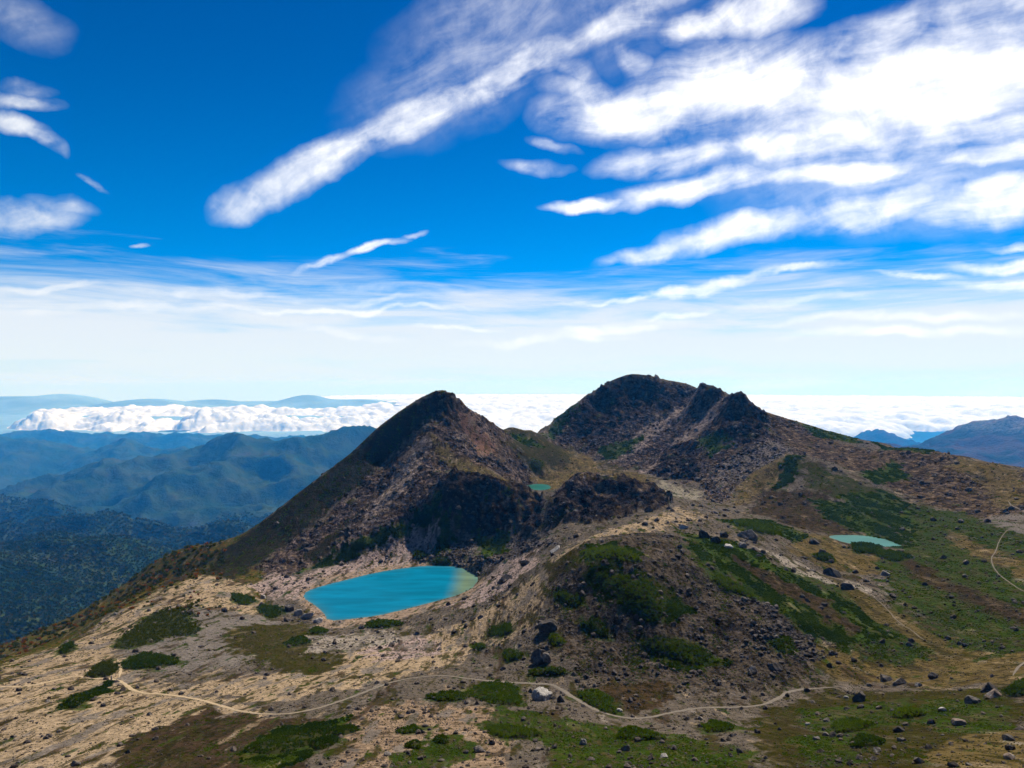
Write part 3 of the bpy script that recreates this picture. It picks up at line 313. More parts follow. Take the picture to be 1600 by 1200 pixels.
["greenmix",1.5,[[-20.8,110.9],[-11.8,125.6],[-4.4,117.6],[-9.7,103.4],[-16.2,95.8]]],
["brownolive",2.1,[[164.9,293.2],[165.5,275.9],[151.7,218.7],[149.7,194.7],[138.8,180.5],[142.8,211.6],[148.8,251.9]]],
["olivedry",1.9,[[118.9,253.7],[122.5,225.3],[119.2,195.6],[115.6,176.1],[112.3,187.2],[111.3,212.0]]],
["ochre",2.5,[[215.3,337.7],[201.6,283.0],[180.4,234.6],[171.5,223.1],[182.5,259.5],[203.9,319.8]]],
["brownolive",2.0,[[80.6,260.4],[93.0,248.0],[103.3,224.9],[103.2,200.1],[97.9,197.0],[93.2,216.0],[84.1,236.0]]],
["hillgravel",2.3,[[46.6,236.9],[61.9,236.0],[71.6,218.2],[73.2,195.2],[65.9,195.2],[58.5,215.1],[48.2,223.6]]],
["hillgravel",2.0,[[16.2,215.6],[25.6,209.8],[34.7,194.7],[42.5,174.3],[29.6,175.2],[18.0,192.1]]]]
PATHS = [["a",1.25,[[-140.0,162.4],[-131.7,167.2],[-128.4,171.2],[-122.9,172.6],[-121.0,179.2],[-119.6,187.6],[-114.2,184.5],[-108.9,185.9],[-103.9,182.3],[-96.5,173.0],[-91.1,169.0],[-85.3,168.6],[-75.6,164.6],[-66.1,156.6],[-58.7,150.8],[-51.4,148.2],[-45.5,151.7],[-41.7,158.8],[-37.6,167.2],[-33.5,178.8],[-28.1,187.2],[-19.7,191.2],[-12.2,185.9],[-3.4,182.8],[6.8,180.5],[12.2,173.4],[15.9,161.0],[19.4,148.2],[24.9,143.7],[30.1,146.0],[36.7,150.4],[43.2,153.5],[50.2,153.0],[56.3,153.9],[61.6,158.4],[66.5,164.1],[72.5,164.6],[80.0,164.1]]],["b",0.6,[[291.3,374.3],[262.9,350.6],[269.7,367.9],[281.3,387.2]]],["c",0.42,[[245.2,326.9],[228.5,314.5],[214.3,300.7],[199.0,280.8],[188.5,268.8],[176.7,250.6],[167.7,229.3],[162.0,216.0],[160.7,204.0]]],["d",0.35,[[122.0,232.4],[120.2,219.1],[116.5,205.4],[116.7,199.2],[115.0,191.6],[115.6,184.1]]],["e",0.8,[[122.3,155.3],[115.9,152.6],[109.4,147.7],[102.8,140.2]]],["f",0.9,[[-107.8,187.2],[-114.2,199.6],[-123.4,213.4]]]]
LAKES = [["turquoise",-112.0,[[-111.3,368.7],[-104.9,379.3],[-93.6,391.7],[-80.0,406.3],[-66.9,414.8],[-53.2,420.7],[-39.4,420.7],[-29.2,414.8],[-21.9,402.2],[-18.9,387.9],[-21.7,373.3],[-28.8,362.0],[-36.6,354.5],[-51.2,341.3],[-65.0,330.0],[-76.3,325.5],[-87.2,322.9],[-91.4,333.7],[-100.9,347.3],[-109.3,357.7]]],["pale",-77.0,[[159.2,345.1],[165.7,348.0],[174.6,348.0],[181.2,345.1],[185.4,338.0],[185.8,325.9],[184.8,322.1],[178.2,322.1],[170.4,324.6],[163.2,328.5],[160.3,335.2]]],["green",-90.0,[[10.1,600.0],[17.2,611.5],[26.0,615.4],[33.0,607.6],[34.2,589.0],[27.1,578.3],[18.9,574.9],[12.0,581.8]]]]
BOULDERS = [[11.0,206.3,6.96,5.85,"dark",1,"large black blocky boulder just above a round green bush"],
[8.2,189.9,8.19,9.61,"split",2,"biggest black boulder with a pale grey slab leaning on its right side"],
[7.3,161.5,6.96,4.91,"ribbed",3,"pale ribbed rock outcrop at the lower edge of the path"],
[11.6,159.3,2.69,2.74,"dark",4,"small dark rock against the right end of the pale ribbed outcrop"],
[74.5,146.8,3.58,3.42,"dark",5,"round black boulder alone on green turf right of the path end"],
[74.9,153.0,1.43,0.93,"pale",6,"small pale stone touching the left of the round black boulder"],
[90.3,164.6,3.7,2.33,"grey",7,"left angular grey boulder of the pair above the round black boulder"],
[90.7,160.1,3.9,2.76,"grey",8,"right angular grey boulder of the pair above the round black boulder"],
[97.8,158.8,2.53,2.41,"dark",9,"dark boulder alone on the grey slope left of the black boulder group"],
[92.0,154.4,2.03,1.25,"grey",10,"low grey stone just left below the lone dark boulder"],
[89.7,128.2,3.85,3.12,"dark",11,"tallest black boulder beside the dark pine scrub at the right edge"],
[84.8,120.2,3.61,2.31,"brown",12,"rough brown boulder in front of the tallest black boulder"],
[80.3,118.9,2.9,2.29,"grey",13,"pointed grey boulder left of the black boulders near the right edge"],
[69.8,106.5,2.6,1.83,"brown",14,"light brown wedge-shaped boulder on ochre grass in the lower right"],
[73.6,116.7,1.97,0.71,"pale",15,"flat pale slab lying left above the light brown wedge boulder"],
[64.6,88.7,1.83,1.35,"dark",16,"topmost dark rock of the rock pile at the lower right edge"],
[61.3,83.9,1.73,1.27,"dark",17,"middle dark rock of the rock pile at the lower right edge"],
[57.9,79.4,1.64,1.05,"brown",18,"lowest rock of the rock pile at the lower right edge"],
[76.0,302.5,5.1,3.68,"pale",19,"white-topped rock on the tan saddle of the central hill"],
[78.7,279.0,5.75,6.21,"dark",20,"left dark jagged rock of the row beside the tan saddle"],
[80.7,270.6,5.07,4.66,"dark",21,"middle dark jagged rock of the row beside the tan saddle"],
[83.9,264.8,4.47,2.68,"pale",22,"pale-topped end rock of the jagged row beside the tan saddle"],
[89.0,286.1,4.29,4.63,"dark",23,"upright dark rock between the jagged row and the grey dome"],
[99.8,289.2,10.3,6.44,"grey",24,"big grey dome-shaped boulder on the green shoulder"],
[91.3,270.6,5.58,3.01,"grey",25,"low rock ledge just below the grey dome boulder"],
[95.1,267.0,4.0,2.43,"brown",26,"brown rock right of the ledge below the grey dome boulder"],
[141.3,319.4,5.99,4.53,"dark",27,"dark white-capped rock left of the pale green pond"],
[130.4,287.9,4.86,4.37,"dark",28,"dark jagged rock on the sandy ground below the pond"],
[122.3,260.8,7.82,6.34,"dark",29,"dark boulder standing on the pale bare strip below the pond"],
[115.9,236.9,6.22,4.32,"dark",30,"dark low boulder just below the pale bare strip"],
[142.3,259.9,4.39,2.11,"pale",31,"white stone slab in the green scrub right of the bare strip"],
[73.2,364.7,6.15,5.17,"dark",32,"dark rock on the crest left of the tan saddle"],
[59.9,307.4,3.46,2.8,"dark",33,"small dark rock on the tan slope below the crest rock"],
[31.0,327.8,4.0,3.32,"dark",34,"small dark boulder on the tan path-like ridge right of the talus"],
[20.2,316.3,6.52,2.88,"pale",35,"low white outcrop at the lower edge of the talus"],
[-2.9,310.9,9.33,6.93,"dark",36,"dark outcrop on the pink slope right of the turquoise lake"],
[6.8,328.7,6.78,3.99,"dark",37,"dark ledge above the outcrop on the pink slope"],
[-166.8,287.4,2.16,1.75,"pale",38,"small pale rock on the left rim of the sand ridge"],
[61.0,173.4,2.93,2.98,"grey",39,"grey leaning boulder at the foot of the central hill"],
[67.0,173.4,4.55,2.11,"dark",40,"low dark boulder right of the grey leaning boulder"],
[23.6,149.9,1.69,1.37,"pale",41,"pale stone at the lower end of the long green bush by the path"],
[12.1,117.1,1.76,1.9,"pale",42,"pale upright slab in the turf in the centre foreground"],
[18.5,111.4,1.67,1.69,"grey",43,"grey leaning slab right of the pale upright slab in the turf"],
[23.2,104.3,1.37,0.84,"pale",44,"pale low stone in the turf right of the grey leaning slab"],
[-5.3,113.1,2.76,1.37,"grey",45,"grey stone clump on the pebble slope at bottom centre"],
[-20.3,111.4,1.46,1.02,"grey",46,"single grey stone on the pebble slope left of bottom centre"],
[64.4,159.7,1.35,1.46,"dark",47,"small dark stone at the bend of the path"],
[51.2,111.4,1.46,1.13,"grey",48,"upper grey stone of the little pile in the lower right turf"],
[47.9,107.4,1.41,0.98,"grey",49,"lower grey stone of the little pile in the lower right turf"],
[58.9,127.8,1.68,1.16,"grey",50,"grey stone on the turf below the path bend"],
[54.6,126.0,1.18,0.77,"pale",51,"pale stone between gravel and turf below the path bend"],
[50.3,104.3,0.98,0.74,"brown",52,"small brown stone right of the little stone pile"],
[61.1,107.8,2.22,1.09,"dark",53,"dark rock ridge in the green patch left of the wedge boulder"],
[49.8,93.2,1.57,0.75,"grey",54,"grey flat stone in the brown turf near the bottom right"],
[-97.1,323.8,7.89,5.25,"pale",55,"right pale block of the rubble bank on the lake shore"],
[-108.7,333.2,5.62,6.07,"grey",56,"left grey block of the rubble bank on the lake shore"],
[-102.9,328.7,4.93,4.66,"pale",57,"middle pale block of the rubble bank on the lake shore"],
[-90.5,318.5,5.37,3.87,"pale",58,"lowest pale block of the rubble bank on the lake shore"],
[-128.8,353.1,3.31,4.29,"pale",59,"pale upright rock at the left end of the lake shore bank"],
[-70.1,109.6,2.05,1.11,"grey",60,"grey stone on the striped slope in the lower left corner"]]
PATCHES = [["olive","large irregular olive-green pine mat on the sand plateau at left",[[-133.5,228.9],[-143.7,253.7],[-149.4,272.3],[-152.4,289.2],[-148.0,300.7],[-141.7,297.6],[-131.9,280.3],[-122.1,267.5],[-118.7,253.3],[-126.3,254.2],[-126.0,240.0],[-126.7,227.1]]],
["deep","oval dark green pine patch below the large olive mat",[[-105.3,214.7],[-101.7,208.9],[-104.8,204.5],[-107.2,201.8],[-110.0,198.3],[-114.4,200.9],[-118.2,205.8],[-118.6,211.6],[-120.8,217.4],[-118.1,221.8],[-112.9,219.6],[-108.7,218.7]]],
["olive","dull green pine patch just above the path fork at left",[[-116.8,200.9],[-113.6,197.0],[-111.5,190.7],[-110.8,186.3],[-112.8,186.8],[-113.5,184.5],[-116.5,187.2],[-119.3,193.8],[-121.6,199.2],[-122.7,204.0],[-123.6,209.8],[-119.7,205.4]]],
["deep","dark slanting pine patch below the path at left",[[-101.4,162.8],[-99.2,160.1],[-97.8,155.7],[-96.8,152.6],[-96.0,149.5],[-97.3,149.9],[-99.0,151.7],[-100.8,155.3],[-103.2,158.8],[-104.5,162.8],[-103.5,163.2],[-102.9,164.1]]],
["deep","small dark pine patch near the left rim of the ridge",[[-146.9,228.9],[-144.6,226.7],[-142.7,222.2],[-142.7,220.0],[-142.4,217.8],[-143.2,217.4],[-145.2,218.7],[-147.5,223.6],[-149.4,227.1],[-151.9,232.4],[-151.6,234.2],[-149.6,232.9]]],
["deep","slim dark pine patch left of the lake shore rubble",[[-128.1,342.2],[-129.4,337.7],[-127.9,331.3],[-130.0,328.7],[-133.8,331.3],[-136.8,335.1],[-138.9,339.6],[-142.5,346.1],[-139.7,348.6],[-137.3,349.9],[-134.2,349.9],[-130.8,347.3]]],
["deep","rounded dark pine patch in front of the lake shore rubble",[[-110.0,331.3],[-111.1,326.9],[-110.6,321.6],[-111.2,314.9],[-115.2,318.5],[-118.2,321.1],[-120.6,326.5],[-123.8,333.2],[-122.6,339.0],[-119.3,339.0],[-116.8,341.6],[-112.7,336.4]]],
["deep","long low pine strip on the gravel below the lake",[[-46.8,299.8],[-49.6,298.1],[-52.3,296.7],[-56.1,296.7],[-60.6,296.3],[-64.7,300.3],[-64.2,305.2],[-66.3,310.5],[-63.9,313.1],[-59.5,313.6],[-54.8,307.8],[-51.5,304.7]]],
["deep","small oval pine tuft left of the long low strip",[[-78.3,291.9],[-77.8,286.1],[-78.3,282.1],[-79.6,280.3],[-81.0,278.6],[-83.2,279.4],[-84.4,286.5],[-86.0,291.4],[-86.8,298.1],[-86.1,302.9],[-83.4,299.8],[-81.2,295.0]]],
["deep","dark pine tuft in the olive mat left below the lake",[[-78.2,262.6],[-76.0,258.2],[-77.5,253.7],[-78.9,251.5],[-80.3,248.8],[-82.5,249.7],[-84.4,253.3],[-84.1,258.2],[-85.4,263.5],[-84.3,267.9],[-82.0,267.9],[-79.9,266.1]]],
["deep","round pine bush on tan ground left of the black boulders",[[-0.0,229.3],[0.0,226.7],[-1.3,227.1],[-3.5,228.9],[-5.6,239.5],[-7.5,250.2],[-9.5,254.6],[-8.4,255.5],[-6.6,254.6],[-4.1,249.7],[-1.4,241.3],[0.4,232.0]]],
["deep","round pine bush left of the biggest boulder",[[3.5,199.6],[2.2,198.7],[1.4,197.8],[0.0,197.8],[-1.8,198.7],[-2.4,202.3],[-2.5,205.4],[-3.1,210.7],[-1.6,209.4],[-0.0,207.2],[1.2,204.0],[2.9,201.8]]],
["deep","small pine cushion between lake and path",[[-8.8,227.1],[-8.9,225.3],[-10.1,226.7],[-11.1,227.6],[-12.2,229.3],[-13.7,233.3],[-13.6,237.8],[-13.4,242.2],[-13.3,246.6],[-11.9,243.5],[-10.3,234.6],[-9.8,230.7]]],
["bright","round green bush tucked under the large black boulder",[[15.8,199.6],[14.7,199.2],[13.8,198.7],[12.6,199.6],[11.1,200.5],[11.0,202.3],[11.1,203.6],[10.9,204.9],[12.2,204.9],[13.5,204.5],[14.3,202.7],[15.5,201.4]]],
["deep","low pine strip at the foot of the biggest boulder",[[14.7,181.0],[14.5,180.1],[11.9,181.0],[9.4,182.8],[6.4,184.1],[4.7,185.9],[4.3,187.2],[5.6,187.6],[6.9,188.1],[9.6,186.8],[11.7,184.1],[13.7,182.3]]],
["deep","long flat pine patch below the path in the centre",[[-10.0,166.8],[-11.1,164.1],[-12.6,161.9],[-15.0,160.1],[-18.1,159.3],[-18.8,161.9],[-20.7,162.8],[-20.8,165.0],[-18.8,167.7],[-15.8,168.6],[-13.5,168.6],[-9.8,169.5]]],
["bright","broad green pine mat left of the pale ribbed outcrop",[[1.6,165.9],[2.7,156.6],[-0.3,153.9],[-3.6,155.7],[-6.3,161.0],[-9.4,165.9],[-11.9,173.4],[-8.4,177.0],[-6.7,181.0],[-3.3,181.9],[0.7,179.7],[2.3,172.1]]],
["bright","long bright green bush on the inner bend of the path",[[23.1,151.7],[22.6,146.0],[20.5,149.1],[18.9,153.0],[17.2,157.5],[16.2,164.1],[16.1,168.6],[18.5,167.2],[19.7,168.6],[22.1,166.4],[23.4,161.0],[23.7,155.7]]],
["bright","flat bright green mat below the pale ribbed outcrop",[[6.3,124.2],[3.7,123.3],[2.4,122.0],[-0.1,122.0],[-3.1,123.3],[-4.4,126.0],[-4.3,128.2],[-5.5,131.3],[-2.8,131.8],[0.1,131.3],[2.3,128.7],[4.9,126.9]]],
["deep","longest pine strip slanting across the lower left foreground",[[-34.2,134.0],[-34.5,127.8],[-35.2,122.0],[-37.1,116.2],[-40.0,111.4],[-42.0,114.5],[-44.7,114.5],[-46.1,118.0],[-45.0,124.2],[-42.7,130.4],[-39.9,133.5],[-35.6,140.2]]],
["deep","dark pine tuft right of the longest strip",[[-30.7,134.4],[-29.5,132.2],[-30.3,130.0],[-31.2,128.7],[-32.1,127.8],[-33.2,127.8],[-34.2,129.1],[-33.9,132.2],[-34.2,134.4],[-33.7,137.1],[-32.3,137.1],[-31.3,136.2]]],
["bright","small green mat on the pebble slope",[[-17.9,131.3],[-17.0,129.5],[-18.0,128.2],[-19.1,127.8],[-20.1,127.3],[-21.2,128.2],[-22.2,129.1],[-21.4,131.3],[-21.0,132.6],[-20.2,134.0],[-18.9,134.0],[-18.0,133.1]]],
["deep","small round pine cushion on the pebble slope",[[-11.5,120.7],[-11.1,119.3],[-11.5,118.0],[-12.2,118.5],[-12.8,118.9],[-13.4,119.8],[-14.0,121.1],[-13.6,122.0],[-13.1,122.4],[-12.8,123.8],[-12.0,122.9],[-11.5,122.0]]],
["deep","short pine strip under the right end of the longest strip",[[-30.7,122.9],[-31.3,120.2],[-31.3,118.5],[-32.1,116.7],[-33.3,115.4],[-34.4,117.1],[-35.0,118.5],[-36.2,120.2],[-35.5,122.4],[-34.5,124.2],[-33.3,124.2],[-31.8,124.7]]],
["deep","low green cushion below the small green mat",[[-15.8,117.6],[-15.3,116.2],[-15.9,115.4],[-16.7,115.4],[-17.4,116.2],[-18.2,116.7],[-18.8,117.6],[-18.2,118.5],[-18.0,119.3],[-17.3,119.8],[-16.4,119.8],[-15.8,118.5]]],
["deep","dark pine patch at the near shore of the pale pond",[[166.9,307.8],[162.1,301.6],[157.6,299.0],[154.7,299.4],[149.6,297.6],[152.1,305.6],[155.8,313.1],[160.6,321.6],[172.3,340.3],[176.1,339.6],[176.1,334.5],[170.2,316.7]]],
["deep","dark pine patch right of the one at the pond shore",[[166.9,286.5],[163.2,285.7],[159.4,280.3],[156.5,282.5],[156.2,288.3],[157.0,294.1],[159.5,300.7],[163.1,309.2],[167.1,306.9],[169.9,305.6],[172.1,302.1],[170.6,294.1]]],
["deep","small pine patch beside the jagged rock below the pond",[[133.9,283.9],[132.9,280.3],[130.1,280.3],[128.0,280.3],[126.0,280.8],[124.8,282.1],[125.3,284.8],[128.5,287.0],[130.5,290.1],[133.6,291.4],[134.7,289.2],[134.8,286.5]]],
["deep","dark pine scrub behind the black boulders at the right edge",[[98.1,126.0],[95.9,122.0],[91.4,118.9],[89.3,118.5],[87.1,118.0],[86.8,119.8],[88.5,123.3],[93.1,127.3],[96.8,131.8],[100.4,134.0],[100.8,131.8],[100.5,129.5]]],
["bright","green mat below the angular boulder pair",[[72.1,118.9],[70.9,116.2],[69.5,117.1],[68.1,117.1],[67.4,118.5],[67.0,120.7],[68.1,122.9],[69.5,123.3],[71.1,125.6],[72.4,124.7],[73.1,122.9],[72.4,120.7]]],
["bright","green mat above the little stone pile",[[60.9,115.4],[58.5,113.6],[56.9,111.8],[55.2,111.4],[53.3,111.4],[54.2,114.5],[55.2,117.1],[56.2,120.7],[58.4,121.6],[60.1,121.6],[60.6,119.8],[61.6,118.0]]],
["deep","dark green mat right of the little stone pile",[[54.8,99.8],[53.0,98.1],[51.5,97.2],[50.3,97.2],[48.8,97.2],[48.8,98.9],[50.0,100.7],[50.6,102.5],[52.5,104.3],[54.3,105.2],[54.3,102.9],[54.9,102.0]]],
["bright","green mat on the turf below the winding path",[[42.2,128.7],[40.3,126.4],[38.6,124.2],[37.0,123.3],[35.0,122.4],[35.3,126.0],[36.3,129.1],[36.8,132.2],[38.5,134.0],[40.3,134.4],[40.9,132.2],[42.1,131.3]]],
["bright","wide green mat in the centre foreground",[[27.2,118.0],[26.1,116.7],[23.8,118.0],[22.0,118.0],[20.1,120.2],[18.5,123.3],[19.5,125.1],[20.3,127.3],[21.5,130.0],[24.0,127.3],[25.7,124.7],[26.1,121.6]]],
["deep","lone round bush in the saddle above the tiny green pond",[[29.7,654.3],[28.3,648.5],[25.4,646.0],[22.9,642.1],[19.5,640.8],[18.4,642.8],[17.1,644.0],[17.8,647.9],[19.6,653.0],[23.3,655.0],[26.3,659.4],[29.8,662.7]]],
["deep","left bush on the far lake shore",[[-74.6,397.4],[-75.8,394.2],[-76.8,392.3],[-77.9,389.7],[-80.0,389.1],[-81.8,389.7],[-81.7,392.3],[-83.0,394.2],[-82.3,397.4],[-80.1,398.1],[-78.3,398.7],[-76.7,398.1]]],
["deep","right bush on the far lake shore",[[-67.5,401.3],[-68.2,399.4],[-68.6,397.4],[-69.8,396.1],[-71.5,395.5],[-72.2,398.1],[-73.2,399.4],[-73.8,401.9],[-72.7,403.9],[-71.3,404.5],[-70.0,403.9],[-68.0,403.9]]],
["deep","upper bush on the pale bank behind the lake",[[-53.1,430.8],[-54.6,428.9],[-56.5,428.9],[-58.1,427.6],[-60.7,428.9],[-62.9,431.5],[-62.4,434.0],[-63.5,437.2],[-62.4,439.8],[-59.5,437.9],[-57.2,436.0],[-55.4,433.4]]],
["deep","bush at the foot of the talus behind the lake",[[-39.1,423.1],[-37.6,421.8],[-40.1,420.6],[-43.4,420.6],[-46.1,421.2],[-48.6,422.5],[-51.2,424.4],[-48.2,425.0],[-46.7,426.3],[-44.0,426.3],[-40.6,425.7],[-38.5,425.0]]],
["deep","large dark pine patch low on the central hill",[[54.5,184.5],[51.9,182.8],[49.5,179.7],[44.3,183.6],[40.9,187.2],[37.0,190.3],[35.5,192.5],[36.8,193.4],[42.9,191.2],[47.2,191.6],[53.0,190.7],[54.9,187.6]]],
["bright","bright pine mat along the crown of the central hill",[[43.4,225.8],[42.1,223.6],[37.8,222.7],[32.5,224.9],[27.4,229.3],[24.3,244.8],[24.7,248.4],[27.0,246.6],[30.3,241.7],[34.9,237.3],[38.7,230.2],[41.2,228.0]]],
["deep","largest dark pine thicket on the face of the central hill",[[42.9,202.3],[41.7,199.2],[37.5,200.1],[33.1,204.9],[31.5,211.1],[27.3,218.2],[26.9,222.2],[31.1,220.0],[35.2,218.2],[39.3,214.2],[45.5,212.9],[44.2,205.8]]],
["deep","lower right lobe of the thicket on the central hill",[[42.8,198.3],[42.8,196.5],[40.3,196.5],[37.8,198.3],[36.4,200.5],[35.3,203.2],[34.0,206.3],[36.7,204.5],[38.7,203.6],[41.1,202.7],[43.9,202.3],[44.8,200.1]]],
["deep","pine patch on the left flank of the central hill",[[21.7,216.0],[21.3,215.1],[20.2,215.1],[18.0,218.7],[16.2,222.2],[15.6,224.9],[13.9,229.3],[15.3,228.4],[17.5,225.3],[19.3,223.1],[21.2,220.0],[22.9,216.0]]],
["deep","narrow pine patch above the foot of the central hill",[[28.4,200.1],[28.4,197.8],[25.9,199.6],[23.9,200.9],[21.8,202.7],[20.4,205.4],[20.3,207.2],[22.4,206.3],[23.4,206.7],[25.8,205.4],[27.4,203.2],[28.4,201.4]]],
["bright","slanting pine strip on the right flank of the central hill",[[78.6,215.6],[76.0,216.5],[73.4,219.1],[70.6,220.5],[67.7,223.6],[65.6,226.7],[67.7,228.0],[68.1,230.2],[70.8,231.1],[74.4,228.0],[76.8,224.9],[77.6,221.3]]],
["deep","dark pine band above the grey dome boulder",[[130.4,330.0],[120.3,311.8],[115.2,302.1],[108.4,301.6],[104.3,305.2],[104.5,313.1],[105.6,328.2],[113.3,349.9],[118.8,342.2],[124.2,342.8],[129.6,340.3],[133.8,335.8]]],
["deep","steep pine patch right of the rocky slope",[[76.5,184.5],[74.6,181.4],[73.0,181.9],[72.0,183.2],[71.7,185.4],[71.0,188.1],[72.7,190.3],[74.4,191.2],[76.1,192.5],[77.8,192.1],[78.9,190.7],[77.2,187.6]]]]
POST = [-107.5,183.2,-79.7]


def sstep(a, b, x):
    t = np.clip((x-a)/(b-a), 0, 1); return t*t*(3-2*t)
def poly_sd(P, x, y):
    """signed distance to polygon, positive inside"""
    P = np.array(P, float); n = len(P); d = np.full(x.shape, 1e18); ins = np.zeros(x.shape, bool)
    for i in range(n):
        a = P[i]; b = P[(i+1) % n]; e = b-a; l2 = max(e@e, 1e-9)
        t = np.clip(((x-a[0])*e[0]+(y-a[1])*e[1])/l2, 0, 1)
        d = np.minimum(d, (x-a[0]-t*e[0])**2+(y-a[1]-t*e[1])**2)
        if a[1] != b[1]:
            c = ((a[1] > y) != (b[1] > y)) & (x < (b[0]-a[0])*(y-a[1])/(b[1]-a[1])+a[0]); ins ^= c
    return np.where(ins, 1, -1)*np.sqrt(d)
def line_dist(P, x, y):
    P = np.array(P, float); d = np.full(x.shape, 1e18)
    for i in range(len(P)-1):
        a = P[i]; e = P[i+1]-a; l2 = max(e@e, 1e-9)
        t = np.clip(((x-a[0])*e[0]+(y-a[1])*e[1])/l2, 0, 1)
        d = np.minimum(d, (x-a[0]-t*e[0])**2+(y-a[1]-t*e[1])**2)
    return np.sqrt(d)
def smooth_line(P, it=2, closed=False):
    P = np.array(P, float)
    for _ in range(it):
        if closed:
            Q = np.roll(P, -1, 0); P = np.stack([.75*P+.25*Q, .25*P+.75*Q], 1).reshape(-1, 2)
        else:
            A = P[:-1]; B = P[1:]; M = np.stack([.75*A+.25*B, .25*A+.75*B], 1).reshape(-1, 2); P = np.vstack([P[:1], M, P[-1:]])
    return P
def mesh_obj(name, verts, faces, mat=None, smooth=False, kind=None, parent=None, link=True):
    me = bpy.data.meshes.new(name)
    verts = np.asarray(verts, np.float32); faces = np.asarray(faces, np.int32); k = faces.shape[1]
    me.vertices.add(len(verts)); me.vertices.foreach_set('co', verts.ravel())
    me.loops.add(faces.size); me.loops.foreach_set('vertex_index', faces.ravel())
    me.polygons.add(len(faces)); me.polygons.foreach_set('loop_start', np.arange(0, faces.size, k, dtype=np.int32))
    me.update(calc_edges=True)
    me.polygons.foreach_set('use_smooth', np.full(len(faces), smooth, bool))
    if mat: me.materials.append(mat)
    o = bpy.data.objects.new(name, me)
    if link: COL.objects.link(o)
    if kind: o['kind'] = kind
    if parent: o.parent = parent
    return o
def tag(o, label, cat=None, group=None):
    o['label'] = label
    if cat: o['category'] = cat
    if group: o['group'] = group
    return o
def attr(o, name, data, typ='FLOAT'):
    a = o.data.attributes.new(name, typ, 'POINT')
    a.data.foreach_set({'FLOAT': 'value', 'FLOAT_COLOR': 'color', 'FLOAT_VECTOR': 'vector', 'INT': 'value'}[typ], np.ascontiguousarray(data, np.int32 if typ == 'INT' else np.float32).ravel())
def grid_faces(nr, nc):
    i = np.arange((nr-1)*(nc-1)); r = i//(nc-1); c = i % (nc-1); a = r*nc+c
    return np.stack([a, a+1, a+nc+1, a+nc], 1)
def new_mat(name):
    m = bpy.data.materials.new(name); m.use_nodes = True; t = NT(m.node_tree); t.n.clear()
    return m, t

# ------------------------------------------------------------------ ground classes
#            tint A              tint B              cover rough stripe  pine  stone
CLS = {
 'sand':      ((.250,.182,.112),(.080,.060,.031),    .40,  .5,  .75,  .02, .32),
 'pebble':    ((.200,.138,.088),(.092,.064,.038),    .42,  .4,  .2,   .05, .60),
 'gravel':    ((.108,.087,.066),(.036,.029,.016),    .38,  .5,  .5,   .05, .45),
 'greygravel':((.132,.111,.092),(.050,.042,.023),    .30,  .4,  .5,   .06, .18),
 'hillgravel':((.088,.068,.050),(.024,.019,.011),    .46, 2.0,  .5,   .22, .55),
 'ochre':     ((.118,.084,.032),(.048,.038,.013),    .42,  .6,  .5,   .06, .20),
 'olive':     ((.040,.036,.007),(.070,.050,.023),    .40,  .5,  .5,   .15, .35),
 'olivedry':  ((.110,.080,.030),(.050,.041,.012),    .45,  .6,  .4,   .05, .10),
 'olivegreen':((.054,.048,.016),(.036,.044,.006),    .50,  .9,  .5,   .30, .20),
 'brownolive':((.062,.040,.020),(.024,.019,.007),    .48, 1.6,  .2,   .08, .35),
 'heath':     ((.058,.037,.022),(.028,.025,.008),    .48,  .7,  .7,   .15, .20),
 'heathdark': ((.034,.025,.014),(.019,.020,.006),    .50, 1.0,  .5,   .25, .15),
 'autumn':    ((.062,.064,.012),(.125,.062,.016),    .45,  .9,  .2,   .55, .02),
 'palepink':  ((.265,.195,.165),(.105,.077,.064),    .42,  .9,  .3,   .02, .50),
 'pale':      ((.220,.184,.145),(.098,.079,.059),    .42,  .8,  .4,   .02, .50),
 'shore':     ((.230,.165,.115),(.120,.082,.055),    .40,  .2,  .0,   .00, .20),
 'westslope': ((.021,.023,.006),(.040,.026,.015),    .45, 1.8,  .7,   .40, .10),  # dark green slope, tint darkened further to stand for the flank's shade
 'brownscree':((.128,.090,.068),(.030,.022,.018),    .50, 3.6,  .35,  .04, .70),
 'brownridge':((.124,.084,.050),(.038,.028,.016),    .48, 2.4,  .3,   .08, .50),
 'scree':     ((.132,.096,.076),(.024,.0185,.015),  .52, 3.4,  .2,   .03, 1.0),
 'talus':     ((.145,.116,.098),(.022,.018,.016),    .50, 1.6,  .0,   .04, 1.6),
 'palescree': ((.200,.152,.122),(.088,.066,.053),    .42, 2.2,  .3,   .02, .80),
 'darkrock':  ((.029,.021,.015),(.088,.064,.046),  .36, 7.5,  .0,   .02, .35),
 'reddish':   ((.155,.085,.056),(.070,.043,.032),    .40, 1.5,  .3,   .00, .20),
 'rockyslope':((.075,.062,.053),(.020,.016,.014),    .50, 1.8,  .3,   .10, 1.8),
 'mud':       ((.180,.155,.112),(.130,.110,.080),    .30,  .1,  .0,   .00, .02),
 'green':     ((.044,.074,.006),(.070,.072,.012),    .42,  .8,  .5,  1.00, .06),
 'greendark': ((.030,.040,.006),(.045,.036,.014),    .42, 1.0,  .4,   .85, .25),
 'greenmix':  ((.034,.056,.006),(.066,.054,.022),    .44,  .6,  .5,   .60, .45),
}
def cls_row(n):
    a, b, cov, ro, st, pn, sn = CLS[n]
    return np.array(list(a)+list(b)+[cov, ro, st, pn, sn])

